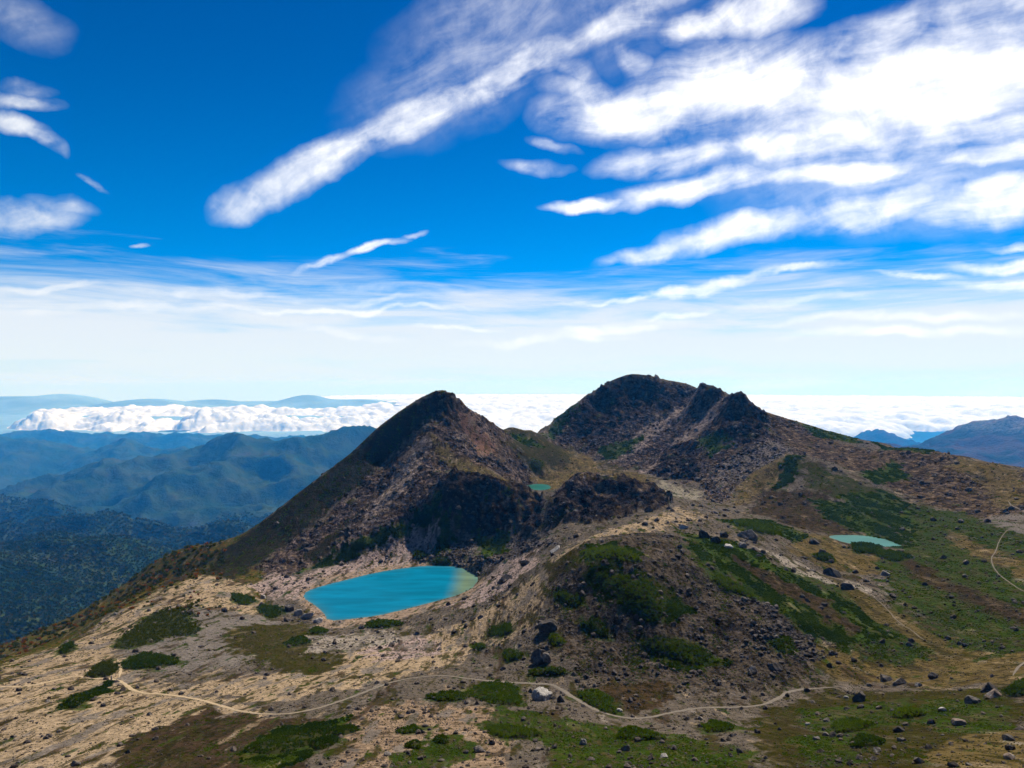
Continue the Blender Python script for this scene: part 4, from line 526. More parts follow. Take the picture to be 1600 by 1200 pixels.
# ------------------------------------------------------------------ near terrain
RBF = rbf_fit(CTRL, 4.0)
def lake_mod(x, y, z):
    for nm, zl, P in LAKES:
        P = smooth_line(P, 1, True); b0 = P.min(0)-40; b1 = P.max(0)+40
        k = np.where((x > b0[0]) & (x < b1[0]) & (y > b0[1]) & (y < b1[1]))
        if not len(k[0]): continue
        sd = poly_sd(P, x[k], y[k]); zz = z[k]
        inside = np.minimum(zz, zl-0.15-np.minimum(np.maximum(sd, 0)*.25, 3.5))
        outside = np.maximum(zz, zl+0.05+np.minimum(-sd, 6)*.10)
        near = sstep(14, 0, -sd)
        z[k] = np.where(sd > 0, inside, outside*near+np.maximum(zz, zl+.05)*(1-near))
    return z
def ground_fields(x, y):
    F_ = np.tile(cls_row('gravel'), (x.size, 1)); xf = x.ravel(); yf = y.ravel()
    F_[(xf < -.36*yf) & (yf > 300)] = cls_row('autumn')
    wx = fbm(xf/26, yf/26, 4, 11); wy = fbm(xf/26, yf/26, 4, 57); wf = fbm(xf/6.0, yf/6.0, 3, 5)
    ws = fbm(xf/3.2, yf/13, 3, 205)
    for nm, fe, P in REGIONS:
        Pn = np.array(P); b0 = Pn.min(0)-fe*3; b1 = Pn.max(0)+fe*3
        k = np.where((xf > b0[0]) & (xf < b1[0]) & (yf > b0[1]) & (yf < b1[1]))[0]
        if not len(k): continue
        sd = poly_sd(P, xf[k]+wx[k]*fe*.8, yf[k]+wy[k]*fe*.8)
        wt = sstep(-.30*fe, .30*fe, sd+(wf[k]*1.7+ws[k]*1.5)*fe)
        F_[k] += (cls_row(nm)-F_[k])*wt[:, None]
    for tone, lab, P in PATCHES:
        Pn = np.array(P); b0 = Pn.min(0)-6; b1 = Pn.max(0)+6
        k = np.where((xf > b0[0]) & (xf < b1[0]) & (yf > b0[1]) & (yf < b1[1]))[0]
        if len(k):
            sd = poly_sd(P, xf[k], yf[k]); wt = sstep(-.8, .8, sd+.8+wf[k]*3.5+ws[k]*3.0)*.85
            F_[k] += (cls_row('greenmix')-F_[k])*wt[:, None]
    # turf, bare soil and stony strips mixed through each other, drawn out down the slopes
    open_ = sstep(2.2, 1.2, F_[:, 7])
    lite = F_[:, 0] > .12
    for nm, sx, sy, sd_, t0, amt, only in [('olive', 4.5, 17, 501, .22, .9, None), ('heath', 7, 30, 521, .30, .8, None), ('greygravel', 5, 22, 541, .20, .85, True), ('sand', 5, 20, 561, .34, .6, False), ('greenmix', 3.4, 12, 581, .33, .9, None), ('pale', 3, 14, 601, .38, .6, False)]:
        n_ = fbm(xf/sx, yf/sy, 4, sd_, .58)
        wt = sstep(t0-.05, t0+.06, n_)*amt*open_*(.30+.70*sstep(.03, .07, F_[:, 0]))
        if only is not None: wt = wt*(lite == only)
        F_ += (cls_row(nm)-F_)*wt[:, None]
    for q in (0, 3):
        lum = F_[:, q:q+3].mean(1); F_[:, q:q+3] *= .88*(.60+.40*np.clip(lum/.15, 0, 1))[:, None]
    crag = sstep(1.8, 2.6, F_[:, 7])
    for nm, sx, sd_, t0, amt in [('darkrock', 22, 701, .20, .75), ('pale', 9, 721, .36, .45), ('brownridge', 16, 741, .25, .6), ('greendark', 14, 761, .33, .7)]:
        wt = sstep(t0-.06, t0+.08, fbm(xf/sx, yf/(sx*1.3), 5, sd_, .6))*amt*crag
        ro_ = F_[:, 7].copy(); F_ += (cls_row(nm)-F_)*wt[:, None]; F_[:, 7] = ro_
    return F_
GU = np.linspace(-1.0, 1.0, 900)
GY = np.concatenate([np.linspace(6, 66, 46)[:-1], np.linspace(66, 180, 200)[:-1], np.linspace(180, 330, 170)[:-1], np.linspace(330, 640, 270)[:-1], np.linspace(640, 900, 190)[:-1], np.linspace(900, 1500, 50)])
U, YY = np.meshgrid(GU, GY); XX = U*YY
def up_rows(a, src, dst):
    k = np.clip(np.searchsorted(src, dst)-1, 0, len(src)-2); f = ((dst-src[k])/(src[k+1]-src[k]))[:, None]
    return a[k]*(1-f)+a[k+1]*f
cgu = GU[::3] if (len(GU)-1) % 3 == 0 else np.append(GU[::3], GU[-1]); cgy = np.append(GY[::2], GY[-1]) if len(GY) % 2 == 0 else GY[::2]
cU, cY = np.meshgrid(cgu, cgy)
ZZ = up_rows(up_rows(rbf_eval(RBF, cU*cY, cY), cgy, GY).T, cgu, GU).T.copy()
FLD = ground_fields(XX, YY)
rough = FLD[:, 7].reshape(XX.shape)
pd = np.full(XX.shape, 99.0)
for nm, wd, P in PATHS: pd = np.minimum(pd, line_dist(smooth_line(P), XX, YY)-wd*.5)
calm = sstep(.3, 3.5, pd)
wxx = XX+6*fbm(XX/30, YY/30, 3, 71); wyy = YY+6*fbm(XX/30, YY/30, 3, 91)
big = fbm(wxx/38, wyy/38, 6, 3, .55, ridged=True)-.35
# gullies running down the slopes of the peaks
fine = fbm(wxx/9, wyy/9, 5, 23, .55)
crag = fbm(wxx/13, wyy/13, 5, 83, .58, ridged=True)-.35
ZZ += rough*(big*1.10+.30*fine+.55*crag*sstep(1.6, 3.0, rough))*(0.25+.75*calm)
ZZ += np.clip(rough, 0, 1.5)*.10*calm*fbm(XX/1.7, YY/1.7, 3, 41)
# low steps of soil and turf across the open slopes
ZZ += .20*np.clip(.5+2*fbm(XX/40, YY/40, 2, 77), 0, 1)*calm*sstep(2.0, .4, rough)*fbm((XX*.8+YY*.6)/7, (YY*.8-XX*.6)/2.2, 3, 33)
ZZ = lake_mod(XX, YY, ZZ)
def gsample(arr, x, y):
    """bilinear look-up on the near grid"""
    x = np.asarray(x, float); y = np.asarray(y, float)
    cu = np.clip((x/y-GU[0])/(GU[1]-GU[0]), 0, len(GU)-1.001); r = np.clip(np.interp(y, GY, np.arange(len(GY))), 0, len(GY)-1.001)
    i = r.astype(int); j = cu.astype(int); a = r-i; b = cu-j
    return (arr[i, j]*(1-b)+arr[i, j+1]*b)*(1-a)+(arr[i+1, j]*(1-b)+arr[i+1, j+1]*b)*a
def gz(x, y): return gsample(ZZ, x, y)

def ground_material():
    m, t = new_mat('alpine_ground')
    pos = t.node('ShaderNodeNewGeometry').outputs['Position']
    A = t.node('ShaderNodeAttribute', attribute_name='tint_a'); B = t.node('ShaderNodeAttribute', attribute_name='tint_b')
    iso = t.noise(pos, .42, 7, .66)[0]
    smp = t.node('ShaderNodeMapping', {'Vector': pos, 'Rotation': (0, 0, .06), 'Scale': (.75, .13, .4)}).outputs[0]
    strp = t.noise(smp, 1.0, 6, .62, .5)[0]
    nz = t.node('ShaderNodeMix', {0: B.outputs['Alpha'], 2: iso, 3: strp}, data_type='FLOAT').outputs[0]
    thr = A.outputs['Alpha']
    fac = t.mapr(nz, t.math('SUBTRACT', thr, .05), t.math('ADD', thr, .05))
    col = t.mix(fac, A.outputs['Color'], B.outputs['Color'])
    fine = t.noise(pos, 2.6, 5, .7)[0]
    med = t.noise(pos, .09, 4, .6)[0]
    vor = t.node('ShaderNodeTexVoronoi', {'Vector': pos, 'Scale': .9, 'Randomness': 1.0}, feature='F1')
    val = t.math('MULTIPLY', t.mapr(fine, .25, .75, .60, 1.40, False), t.mapr(med, .3, .7, .84, 1.16, False))
    grain = t.node('ShaderNodeSeparateColor', {0: vor.outputs['Color']}).outputs[0]
    val = t.math('MULTIPLY', val, t.mapr(grain, 0, 1, .82, 1.2, False))
    col = t.mix(1.0, col, t.node('ShaderNodeCombineColor', {0: val, 1: val, 2: val}).outputs[0], 'MULTIPLY')
    rk = t.node('ShaderNodeAttribute', attribute_name='rocky').outputs['Fac']
    vb = t.node('ShaderNodeTexVoronoi', {'Vector': t.vmath('ADD', pos, t.vmath('MULTIPLY', t.noise(pos, .3, 3, .6)[1], (3, 3, 3))), 'Scale': .24, 'Randomness': 1.0}, feature='F1')
    cell = t.node('ShaderNodeSeparateColor', {0: vb.outputs['Color']}).outputs[1]
    blk = t.math('MULTIPLY', t.mapr(cell, .1, 1.0, .55, 1.55, False), t.mapr(vb.outputs['Distance'], .35, .75, 1.0, .6))  # paints lit boulders and dark gaps between them into the rock colour
    blk = t.node('ShaderNodeMix', {0: rk, 2: 1.0, 3: blk}, data_type='FLOAT').outputs[0]
    col = t.mix(1.0, col, t.node('ShaderNodeCombineColor', {0: blk, 1: blk, 2: blk}).outputs[0], 'MULTIPLY')
    h = t.math('ADD', t.math('MULTIPLY', fine, .35), t.math('MULTIPLY', vor.outputs['Distance'], .5))
    h = t.math('ADD', h, t.math('MULTIPLY', iso, .8))
    h = t.math('SUBTRACT', h, t.math('MULTIPLY', t.math('MULTIPLY', vb.outputs['Distance'], rk), 2.2))
    bump = t.node('ShaderNodeBump', {'Strength': .8, 'Distance': .9, 'Height': h})
    b = t.node('ShaderNodeBsdfPrincipled', {'Base Color': col, 'Roughness': .95, 'Specular IOR Level': .0, 'Normal': bump.outputs[0]})
    t.l.new(b.outputs[0], t.node('ShaderNodeOutputMaterial').inputs[0])
    return m
MAT_GROUND = ground_material()
terrain = mesh_obj('mountain_terrain', np.stack([XX.ravel(), YY.ravel(), ZZ.ravel()], 1), grid_faces(*XX.shape), MAT_GROUND, True, 'structure')
thr = .5+(.5-FLD[:, 6])*.55
attr(terrain, 'tint_a', np.column_stack([FLD[:, 0:3], thr]), 'FLOAT_COLOR')
attr(terrain, 'rocky', sstep(1.3, 2.6, FLD[:, 7])); attr(terrain, 'tint_b', np.column_stack([FLD[:, 3:6], FLD[:, 8]]), 'FLOAT_COLOR')

# ------------------------------------------------------------------ far valleys and ridges
def far_height(x, y):
    z = rbf_eval(FRBF, x, y)
    d = np.hypot(x, y)
    amp = sstep(900, 3500, d)
    wx = x+260*fbm(x/1500, y/1500, 3, 5); wy = y+260*fbm(x/1500, y/1500, 3, 8)
    r = fbm(wx/1250, wy/1250, 6, 61, .5, ridged=True)-.42
    return z+r*(70+170*amp)
def Q(px, py, Y): return ((px-800)/1066.667*Y, Y, -(py-600)/1066.667*Y)
FARP = [[-1603, 1900, -517], [-1425, 1900, -502], [-1303, 1950, -490], [-1219, 2000, -482], [-1132, 2000, -495], [-1067, 2050, -525], [-984, 2100, -571], [-1012, 1350, -443], [-886, 1350, -430], [-1158, 1300, -427], [-844, 1500, -443], [-809, 1150, -388], [-1031, 1100, -412], [-2320, 2750, -614], [-2100, 2800, -619], [-1824, 2800, -619], [-1689, 2850, -590], [-1502, 2850, -590], [-1389, 2850, -609], [-1302, 2800, -635], [-1187, 3000, -652], [-1017, 3100, -683], [-1762, 2350, -640], [-1575, 2400, -640], [-1378, 2450, -650], [-1172, 2500, -670], [-975, 2600, -720], [-3384, 3800, -641], [-2850, 3800, -666], [-2700, 3800, -680], [-2507, 3750, -724], [-2376, 3700, -798], [-2475, 3300, -800], [-2072, 3400, -860], [-1641, 3500, -860], [-1318, 3700, -900], [-2559, 4200, -1000], [-2016, 4300, -950], [-3261, 4700, -1060], [-4515, 5600, -1102], [-4238, 5700, -962], [-3969, 5800, -848], [-3651, 5900, -747], [-3319, 6000, -720], [-3091, 6050, -647], [-2877, 6100, -589], [-2537, 6150, -530], [-2393, 6150, -553], [-2110, 6200, -523], [-1816, 6250, -480], [-1565, 6300, -443], [-1329, 6300, -484], [-945, 6300, -532], [-2535, 5200, -707], [-2475, 4800, -787], [-2423, 5500, -696], [-1950, 5200, -731], [-1854, 4600, -819], [-1590, 5300, -720], [-1509, 4600, -819], [-2156, 5000, -727], [-5100, 6800, -1400], [-4387, 7200, -1350], [-3516, 7500, -1300], [-2461, 7500, -1300], [-1406, 7500, -1250], [-8016, 9000, -802], [-6750, 9000, -768], [-6168, 9100, -759], [-5864, 9000, -802], [-5485, 9200, -776], [-4835, 9000, -827], [-4521, 8800, -907], [-3966, 9000, -996], [-5689, 8200, -1076], [-5213, 8300, -1012], [-4689, 8200, -1038], [-7875, 10500, -1500], [-6075, 10800, -1500], [-3937, 10500, -1500], [-937, 10000, -1400], [-10547, 12500, -949], [-8789, 12500, -937], [-8355, 12500, -902], [-7087, 12600, -980], [-5906, 12600, -945], [-5316, 12600, -969], [-4134, 12600, -992], [-2835, 12600, -1016], [-1181, 12600, -1063], [-10725, 14300, -1600], [-5362, 14300, -1600], [0, 14300, -1600], [5362, 14300, -1600], [10725, 14300, -1500], [-13406, 14300, -1600], [2664, 4900, -482], [2911, 5000, -445], [3165, 5100, -406], [3432, 5200, -361], [3632, 5200, -375], [3836, 5300, -343], [3975, 5300, -353], [4556, 5400, -400], [2805, 4400, -412], [3037, 4500, -380], [2620, 4300, -464], [3135, 4400, -412], [3150, 4200, -472], [3487, 6200, -900], [4570, 6500, -900], [5484, 6500, -900], [1875, 5000, -900], [2156, 4600, -750], [4915, 9800, -772], [5123, 9900, -761], [5262, 9900, -752], [5375, 9800, -763], [5388, 9500, -793], [4542, 8500, -1100], [5484, 9000, -1200], [6145, 11500, -1400], [4219, 10000, -1350], [7875, 10500, -1300], [-506, 1800, -700], [-309, 2200, -800], [0, 2500, -900], [469, 2500, -900], [937, 2500, -900], [1444, 2200, -800], [1687, 2000, -800], [-2344, 2500, -750], [-4922, 5000, -900], [-8367, 8500, -1200], [0, 5000, -1100], [1406, 5000, -1100], [1500, 8000, -1300], [2953, 3500, -700], [2166, 3300, -750], [1805, 3500, -850], [-750, 4000, -1000], [0, 700, -520], [-262, 700, -560], [262, 700, -520], [525, 700, -450], [-525, 700, -520], [-656, 700, -560], [-206, 1100, -620], [225, 1200, -620], [853, 1300, -650], [-670, 1300, -500], [-633, 1500, -560]]
FRBF = rbf_fit(FARP, 25.0)
fu = np.linspace(-1.05, 1.05, 520); fy = np.concatenate([np.linspace(620, 2600, 150)[:-1], np.geomspace(2600, 14400, 260)])
FU, FY = np.meshgrid(fu, fy); FX = FU*FY; FZ = far_height(FX, FY)
def forest_material():
    m, t = new_mat('forested_hills')
    pos = t.node('ShaderNodeNewGeometry').outputs['Position']
    n1 = t.noise(pos, .0035, 6, .65)[0]; n2 = t.noise(pos, .05, 4, .7)[0]
    col = t.mix(t.mapr(n1, .38, .62), (.014, .030, .009, 1), (.030, .042, .013, 1))
    col = t.mix(t.mapr(n1, .60, .70), col, (.036, .036, .018, 1))
    A = t.node('ShaderNodeAttribute', attribute_name='bare')
    col = t.mix(A.outputs['Fac'], col, t.mix(t.mapr(n1, .42, .58), (.055, .034, .03, 1), (.018, .022, .016, 1)))
    S = t.node('ShaderNodeAttribute', attribute_name='snow')
    col = t.mix(t.math('MULTIPLY', S.outputs['Fac'], t.mapr(n2, .40, .56)), col, (.75, .78, .82, 1))
    h = t.math('ADD', t.math('MULTIPLY', n2, 7.0), t.math('MULTIPLY', n1, 70.0))
    bump = t.node('ShaderNodeBump', {'Strength': .8, 'Distance': 1.0, 'Height': h})
    b = t.node('ShaderNodeBsdfPrincipled', {'Base Color': col, 'Roughness': 1.0, 'Specular IOR Level': .0, 'Normal': bump.outputs[0]})
    t.l.new(b.outputs[0], t.node('ShaderNodeOutputMaterial').inputs[0])
    return m
MAT_FOREST = forest_material()
valley = mesh_obj('far_hills', np.stack([FX.ravel(), FY.ravel(), FZ.ravel()], 1), grid_faces(*FX.shape), MAT_FOREST, True, 'structure')
right = sstep(1800, 2600, FX.ravel())
attr(valley, 'bare', right*.8); attr(valley, 'snow', right*.08*sstep(-356, -325, FZ.ravel()))

# ------------------------------------------------------------------ land beyond the haze, far massifs, sea of clouds
EARTH = 1.0/(2*7.4e6)
def low_mat():
    m, t = new_mat('distant_lowland')
    pos = t.node('ShaderNodeNewGeometry').outputs['Position']
    n = t.noise(pos, .00025, 5, .6)[0]
    col = t.mix(t.mapr(n, .35, .65), (.14, .22, .27, 1), (.20, .30, .36, 1))  # pale blue of distance haze put into the land's own colour
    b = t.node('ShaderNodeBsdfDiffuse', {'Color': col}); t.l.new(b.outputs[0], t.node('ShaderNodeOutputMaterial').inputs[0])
    return m
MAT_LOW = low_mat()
lu = np.linspace(-1.15, 1.15, 260); ly = np.geomspace(15600, 190000, 220)
LU, LY = np.meshgrid(lu, ly); LX = LU*LY
LZ = -2050+420*np.maximum(fbm(LX/9000, LY/9000, 5, 77, ridged=True)-.2, -.2)*sstep(80000, 30000, LY)-(LX**2+LY**2)*EARTH
for (px, py, Y, wid, dep) in [(-60, 618, 62000, 9000, 5200), (95, 615.5, 62000, 3600, 5200), (40, 619, 62000, 4200, 4000), (235, 623, 58000, 5200, 5000), (480, 617, 66000, 3400, 4200), (560, 624, 66000, 5200, 4200), (330, 624, 70000, 5000, 4000)]:
    x0, y0, z0 = Q(px, py, Y); g = np.exp(-((LX-x0)/wid)**2-((LY-y0)/dep)**2)
    LZ = np.maximum(LZ, z0*g+(1-g)*LZ+180*g*(1-g)*fbm(LX/2500, LY/2500, 4, 19))
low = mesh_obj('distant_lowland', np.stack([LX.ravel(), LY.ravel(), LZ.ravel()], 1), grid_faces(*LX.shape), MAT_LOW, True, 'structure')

cu = np.linspace(-1.12, 1.12, 820); cy = np.geomspace(15700, 150000, 420)
CU, CY = np.meshgrid(cu, cy); CX = CU*CY
def billow(x, y, o, seed, gain=.5):
    s = np.zeros_like(x); a = 1.; tt = 0.
    for k in range(o):
        s += a*np.sqrt(np.abs(perlin(x, y, seed+k*31))+1e-4); tt += a; a *= gain; x, y = x*2.1+5.2, y*2.1-3.1
    return s/tt
pxs = CU*1066.667+800
b1 = billow(CX/2300, CY/2900, 5, 5, .55); cov = fbm(CX/9000, CY/9000, 4, 15)
# coverage: two banks in the west, a closed layer in the east
mid1 = 21500+1500*fbm(CX/3500, np.zeros_like(CX), 3, 3); w1 = 2000+900*fbm(CX/2600, np.zeros_like(CX)+5, 3, 33)
brk = fbm(CX/2600, CY/5200, 4, 121)
bank = np.exp(-((CY-mid1)/w1)**2)*sstep(-40, 60, pxs)*(1.02+.9*brk)
mid2 = 33500+1500*fbm(CX/6000, np.zeros_like(CX)+3, 3, 3)
bank = np.maximum(bank, np.exp(-((CY-mid2)/3600)**2)*sstep(-10, 90, pxs)*(.80+.9*cov+.5*brk))
bank = np.maximum(bank, sstep(74000, 95000, CY)*sstep(380, 640, pxs)*1.2)
east = sstep(520, 760, pxs)*sstep(15700, 17500, CY)
east = east*(1-.95*sstep(1330, 1480, pxs)*sstep(25000, 19500, CY))
bank = np.maximum(bank, east*(1.05+.55*cov))
west_ = sstep(760, 560, pxs)
thick = np.clip(bank-.42+(.55+.55*west_)*(b1-.55)+.30*cov*(CY > 18000), 0, 1.3)
hill = np.exp(-((CY-mid1)/3500)**2)*sstep(700, 500, pxs)*(.5+1.4*fbm(CX/1500, CY/2500, 3, 44))
CZ = -1330+(560+260*hill)*thick**(.5+.22*west_)*(.25+.95*b1)+60*fbm(CX/900, CY/1100, 3, 9)*sstep(0, .3, thick)-(CX**2+CY**2)*EARTH
fc = grid_faces(*CX.shape); keep = (thick.ravel()[fc] > .004).any(1)
def cloud_mat():
    m, t = new_mat('cloud_white')
    pos = t.node('ShaderNodeNewGeometry').outputs['Position']
    h = t.noise(pos, .004, 6, .62)[0]
    bump = t.node('ShaderNodeBump', {'Strength': .35, 'Distance': 120.0, 'Height': h}).outputs[0]
    d = t.node('ShaderNodeBsdfDiffuse', {'Color': (.64, .65, .66, 1), 'Normal': bump})
    tr = t.node('ShaderNodeBsdfTranslucent', {'Color': (.60, .615, .63, 1), 'Normal': bump})
    mx = t.node('ShaderNodeMixShader', {0: .12, 1: d.outputs[0], 2: tr.outputs[0]})
    t.l.new(mx.outputs[0], t.node('ShaderNodeOutputMaterial').inputs[0])
    return m
cs = mesh_obj('sea_of_clouds', np.stack([CX.ravel(), CY.ravel(), CZ.ravel()], 1), fc[keep], cloud_mat(), True, 'stuff')
tag(cs, 'white sea of clouds lying below the horizon', 'clouds')

# ------------------------------------------------------------------ haze in the valleys
hb = np.array([(x, y, z) for x in (-15400, 15400) for y in (-2500, 15200) for z in (-2400, 60)])
haze = mesh_obj('haze', hb, [(0, 1, 3, 2), (4, 6, 7, 5), (0, 4, 5, 1), (2, 3, 7, 6), (0, 2, 6, 4), (1, 5, 7, 3)], None, False, 'stuff')
hm, ht = new_mat('valley_haze')
pv = ht.node('ShaderNodeVolumePrincipled', {'Color': (.03, .34, 1.0, 1), 'Absorption Color': (1, 1, 1, 1), 'Density': 5.2e-5, 'Anisotropy': .25})
ht.l.new(pv.outputs[0], ht.node('ShaderNodeOutputMaterial').inputs['Volume'])
haze.data.materials.append(hm)
tag(haze, 'blue haze filling the air over the valleys', 'haze')

# ------------------------------------------------------------------ lakes
def water_mat(name, deep, shallow, x0, x1):
    m, t = new_mat(name)
    pos = t.node('ShaderNodeNewGeometry').outputs['Position']
    x = t.node('ShaderNodeSeparateXYZ', {0: pos}).outputs[0]
    n = t.noise(pos, .12, 3, .5)[0]
    f = t.mapr(t.math('ADD', x, t.math('MULTIPLY', n, 3.0)), x0, x1)
    E = t.node('ShaderNodeAttribute', attribute_name='edge').outputs['Fac']
    col = t.mix(f, (*deep, 1), (*shallow, 1))
    col = t.mix(t.math('MULTIPLY', E, .6), col, (shallow[0]*.5+deep[0]*.5, shallow[1]*.4+deep[1]*.6, shallow[2]*.3+deep[2]*.5, 1))
    wnd = t.noise(t.vmath('MULTIPLY', pos, (.03, .12, 1)), 1.0, 4, .6, .6)[0]
    wv_ = t.mapr(wnd, .3, .7, .80, 1.22)
    col = t.mix(1.0, col, t.node('ShaderNodeCombineColor', {0: wv_, 1: wv_, 2: wv_}).outputs[0], 'MULTIPLY')
    rip = t.noise(pos, 1.3, 3, .6)[0]
    bump = t.node('ShaderNodeBump', {'Strength': .06, 'Distance': .15, 'Height': rip})
    b = t.node('ShaderNodeBsdfPrincipled', {'Base Color': col, 'Roughness': .3, 'IOR': 1.33, 'Specular IOR Level': .06, 'Normal': bump.outputs[0]})
    t.l.new(b.outputs[0], t.node('ShaderNodeOutputMaterial').inputs[0])
    return m
LK = {'turquoise': ((.0, .118, .195), (.095, .14, .085), -36, -24), 'pale': ((.028, .115, .085), (.11, .115, .07), 156, 148), 'green': ((.010, .085, .060), (.045, .11, .08), 400, 500)}
LKLAB = {'turquoise': 'bright turquoise crater lake below the left peak', 'pale': 'small pale green pond on the right slope', 'green': 'tiny dark green pond in the saddle between the peaks'}
for nm, zl, P in LAKES:
    P = smooth_line(P, 1, True); c = P.mean(0); n = len(P); rings = [1.06, 1.0, .96, .9, .8, .6, .3]
    V = [np.column_stack([c[0]+(P[:, 0]-c[0])*r, c[1]+(P[:, 1]-c[1])*r, np.full(n, zl)]) for r in rings]+[np.array([[c[0], c[1], zl]])]
    fs = []
    for k in range(len(rings)-1):
        for i in range(n): fs.append((k*n+i, k*n+(i+1) % n, (k+1)*n+(i+1) % n, (k+1)*n+i))
    k = (len(rings)-1)*n
    for i in range(n): fs.append((k+i, k+(i+1) % n, len(rings)*n, len(rings)*n))
    o = None
    me = bpy.data.meshes.new('lake'); me.from_pydata(np.vstack(V).tolist(), [], [f if f[2] != f[3] else f[:3] for f in fs]); me.update()
    me.materials.append(water_mat('lake_water_'+nm, *LK[nm]))
    o = bpy.data.objects.new('lake', me); COL.objects.link(o); o['kind'] = 'structure'; o['label'] = LKLAB[nm]
    e = [1.0, .9, .35, .08, 0, 0, 0]; attr(o, 'edge', np.array(sum([[q]*n for q in e], [])+[0.0]))

# ------------------------------------------------------------------ footpaths
def path_mat():
    m, t = new_mat('trodden_path')
    pos = t.node('ShaderNodeNewGeometry').outputs['Position']
    n = t.noise(pos, 1.8, 5, .65)[0]
    big = t.node('ShaderNodeSeparateXYZ', {0: pos}).outputs[0]
    warm = t.mix(t.mapr(n, .3, .7), (.24, .178, .105, 1), (.33, .25, .155, 1)); grey = t.mix(t.mapr(n, .3, .7), (.105, .088, .069, 1), (.155, .131, .104, 1))
    col = t.mix(t.mapr(big, -75, -35), warm, grey)
    bump = t.node('ShaderNodeBump', {'Strength': .5, 'Distance': .2, 'Height': n})
    b = t.node('ShaderNodeBsdfPrincipled', {'Base Color': col, 'Roughness': .95, 'Specular IOR Level': .0, 'Normal': bump.outputs[0]})
    t.l.new(b.outputs[0], t.node('ShaderNodeOutputMaterial').inputs[0])
    return m
MAT_PATH = path_mat()
for nm, wd, P in PATHS:
    P = smooth_line(P, 3)
    seg = np.hypot(*np.diff(P, axis=0).T); s = np.concatenate([[0], np.cumsum(seg)]); q = np.arange(0, s[-1], .7)
    cx = np.interp(q, s, P[:, 0]); cy_ = np.interp(q, s, P[:, 1])
    tx = np.gradient(cx); ty = np.gradient(cy_); l = np.hypot(tx, ty); nx, ny = -ty/l, tx/l
    wv = wd*(.46+.34*fbm(q/5, q*0, 3, 4)+.26*fbm(q/1.2, q*0, 2, 8)); tap = np.clip(np.minimum(q, q[-1]-q)/9+.12, 0, 1)
    wv = wv*tap; wv2 = tap*wd*(.46+.34*fbm(q/5, q*0+9, 3, 14)+.26*fbm(q/1.2, q*0+4, 2, 18))
    V = []
    for k in (-1, -.5, 0, .5, 1):
        off = np.where(k < 0, k*wv, k*wv2); x = cx+nx*off; y = cy_+ny*off
        V.append(np.column_stack([x, y, gz(x, y)+.10-.05*abs(k)]))
    n = len(q); V = np.stack(V, 1).reshape(-1, 3)
    mesh_obj('path', V, grid_faces(n, 5), MAT_PATH, True, 'structure')

# ------------------------------------------------------------------ rock shapes
def rock_mesh(name, seed, sub, cuts=10, sq=(1, 1, 1), rib=0.0, rough=.10):
    r = np.random.default_rng(seed); bm = bmesh.new(); bmesh.ops.create_icosphere(bm, subdivisions=sub, radius=1.0)
    V = np.array([v.co[:] for v in bm.verts])
    V *= (1+.22*fbm(V[:, 0]*1.1+seed*3.1, V[:, 1]*1.1+V[:, 2]*.9+seed, 3, seed))[:, None]
    for k in range(cuts):
        n = r.normal(size=3); n /= np.linalg.norm(n)
        d = r.uniform(.45, .85); V -= n*np.maximum(0, V@n-d)[:, None]
    V[:, 2] = np.maximum(V[:, 2], -.5)
    if rough: V *= (1+rough*fbm(V[:, 0]*3+V[:, 2]*2.2+seed, V[:, 1]*3-V[:, 2]*2.0, 3, seed+5))[:, None]
    if rib: V[:, :2] *= (1+rib*np.sin(np.arctan2(V[:, 1], V[:, 0])*11+2.2*fbm(V[:, 0]*2, V[:, 1]*2, 2, seed)))[:, None]
    lo, hi = V.min(0), V.max(0); V = (V-(lo+hi)/2)/(hi-lo)*np.array(sq); V[:, 2] += .5*sq[2]
    for v, c in zip(bm.verts, V): v.co = c
    me = bpy.data.meshes.new(name); bm.to_mesh(me); bm.free()
    return me
def rock_mat(name, a, b, lich=(.30, .29, .26)):
    m, t = new_mat(name)
    tcn = t.node('ShaderNodeTexCoord'); pos = t.node('ShaderNodeNewGeometry').outputs['Position']
    oi = t.node('ShaderNodeObjectInfo')
    p = t.vmath('ADD', pos, t.vmath('SCALE', (1, 1, 1)))
    n = t.noise(pos, 1.1, 6, .68)[0]; n2 = t.noise(pos, .5, 4, .6, .5)[0]
    col = t.mix(t.mapr(n, .32, .66), (*a, 1), (*b, 1))
    col = t.mix(t.math('MULTIPLY', t.mapr(n2, .58, .68), .55), col, (*lich, 1))
    v = t.mapr(oi.outputs['Random'], 0, 1, .65, 1.4, False)
    col = t.mix(1.0, col, t.node('ShaderNodeCombineColor', {0: v, 1: v, 2: v}).outputs[0], 'MULTIPLY')
    bump = t.node('ShaderNodeBump', {'Strength': .7, 'Distance': .35, 'Height': n})
    b_ = t.node('ShaderNodeBsdfPrincipled', {'Base Color': col, 'Roughness': .85, 'Specular IOR Level': .06, 'Normal': bump.outputs[0]})
    t.l.new(b_.outputs[0], t.node('ShaderNodeOutputMaterial').inputs[0])
    return m
RM = {'dark': rock_mat('rock_dark', (.026, .022, .019), (.070, .059, .049), (.13, .115, .095)), 'grey': rock_mat('rock_grey', (.060, .050, .042), (.140, .121, .103)),
      'pale': rock_mat('rock_pale', (.17, .153, .132), (.31, .285, .255), (.115, .105, .092)), 'brown': rock_mat('rock_brown', (.075, .055, .042), (.155, .116, .090)),
      'mixed': rock_mat('rock_mixed', (.028, .022, .018), (.088, .070, .056), (.18, .158, .132))}
def set_rock(o, x, y, w, h, rz, sink=.12, depth=None):
    o.location = (x, y, float(gz(x, y))-h*sink); o.rotation_euler = (0, 0, rz); o.scale = (w, depth or w, h*(1+sink))
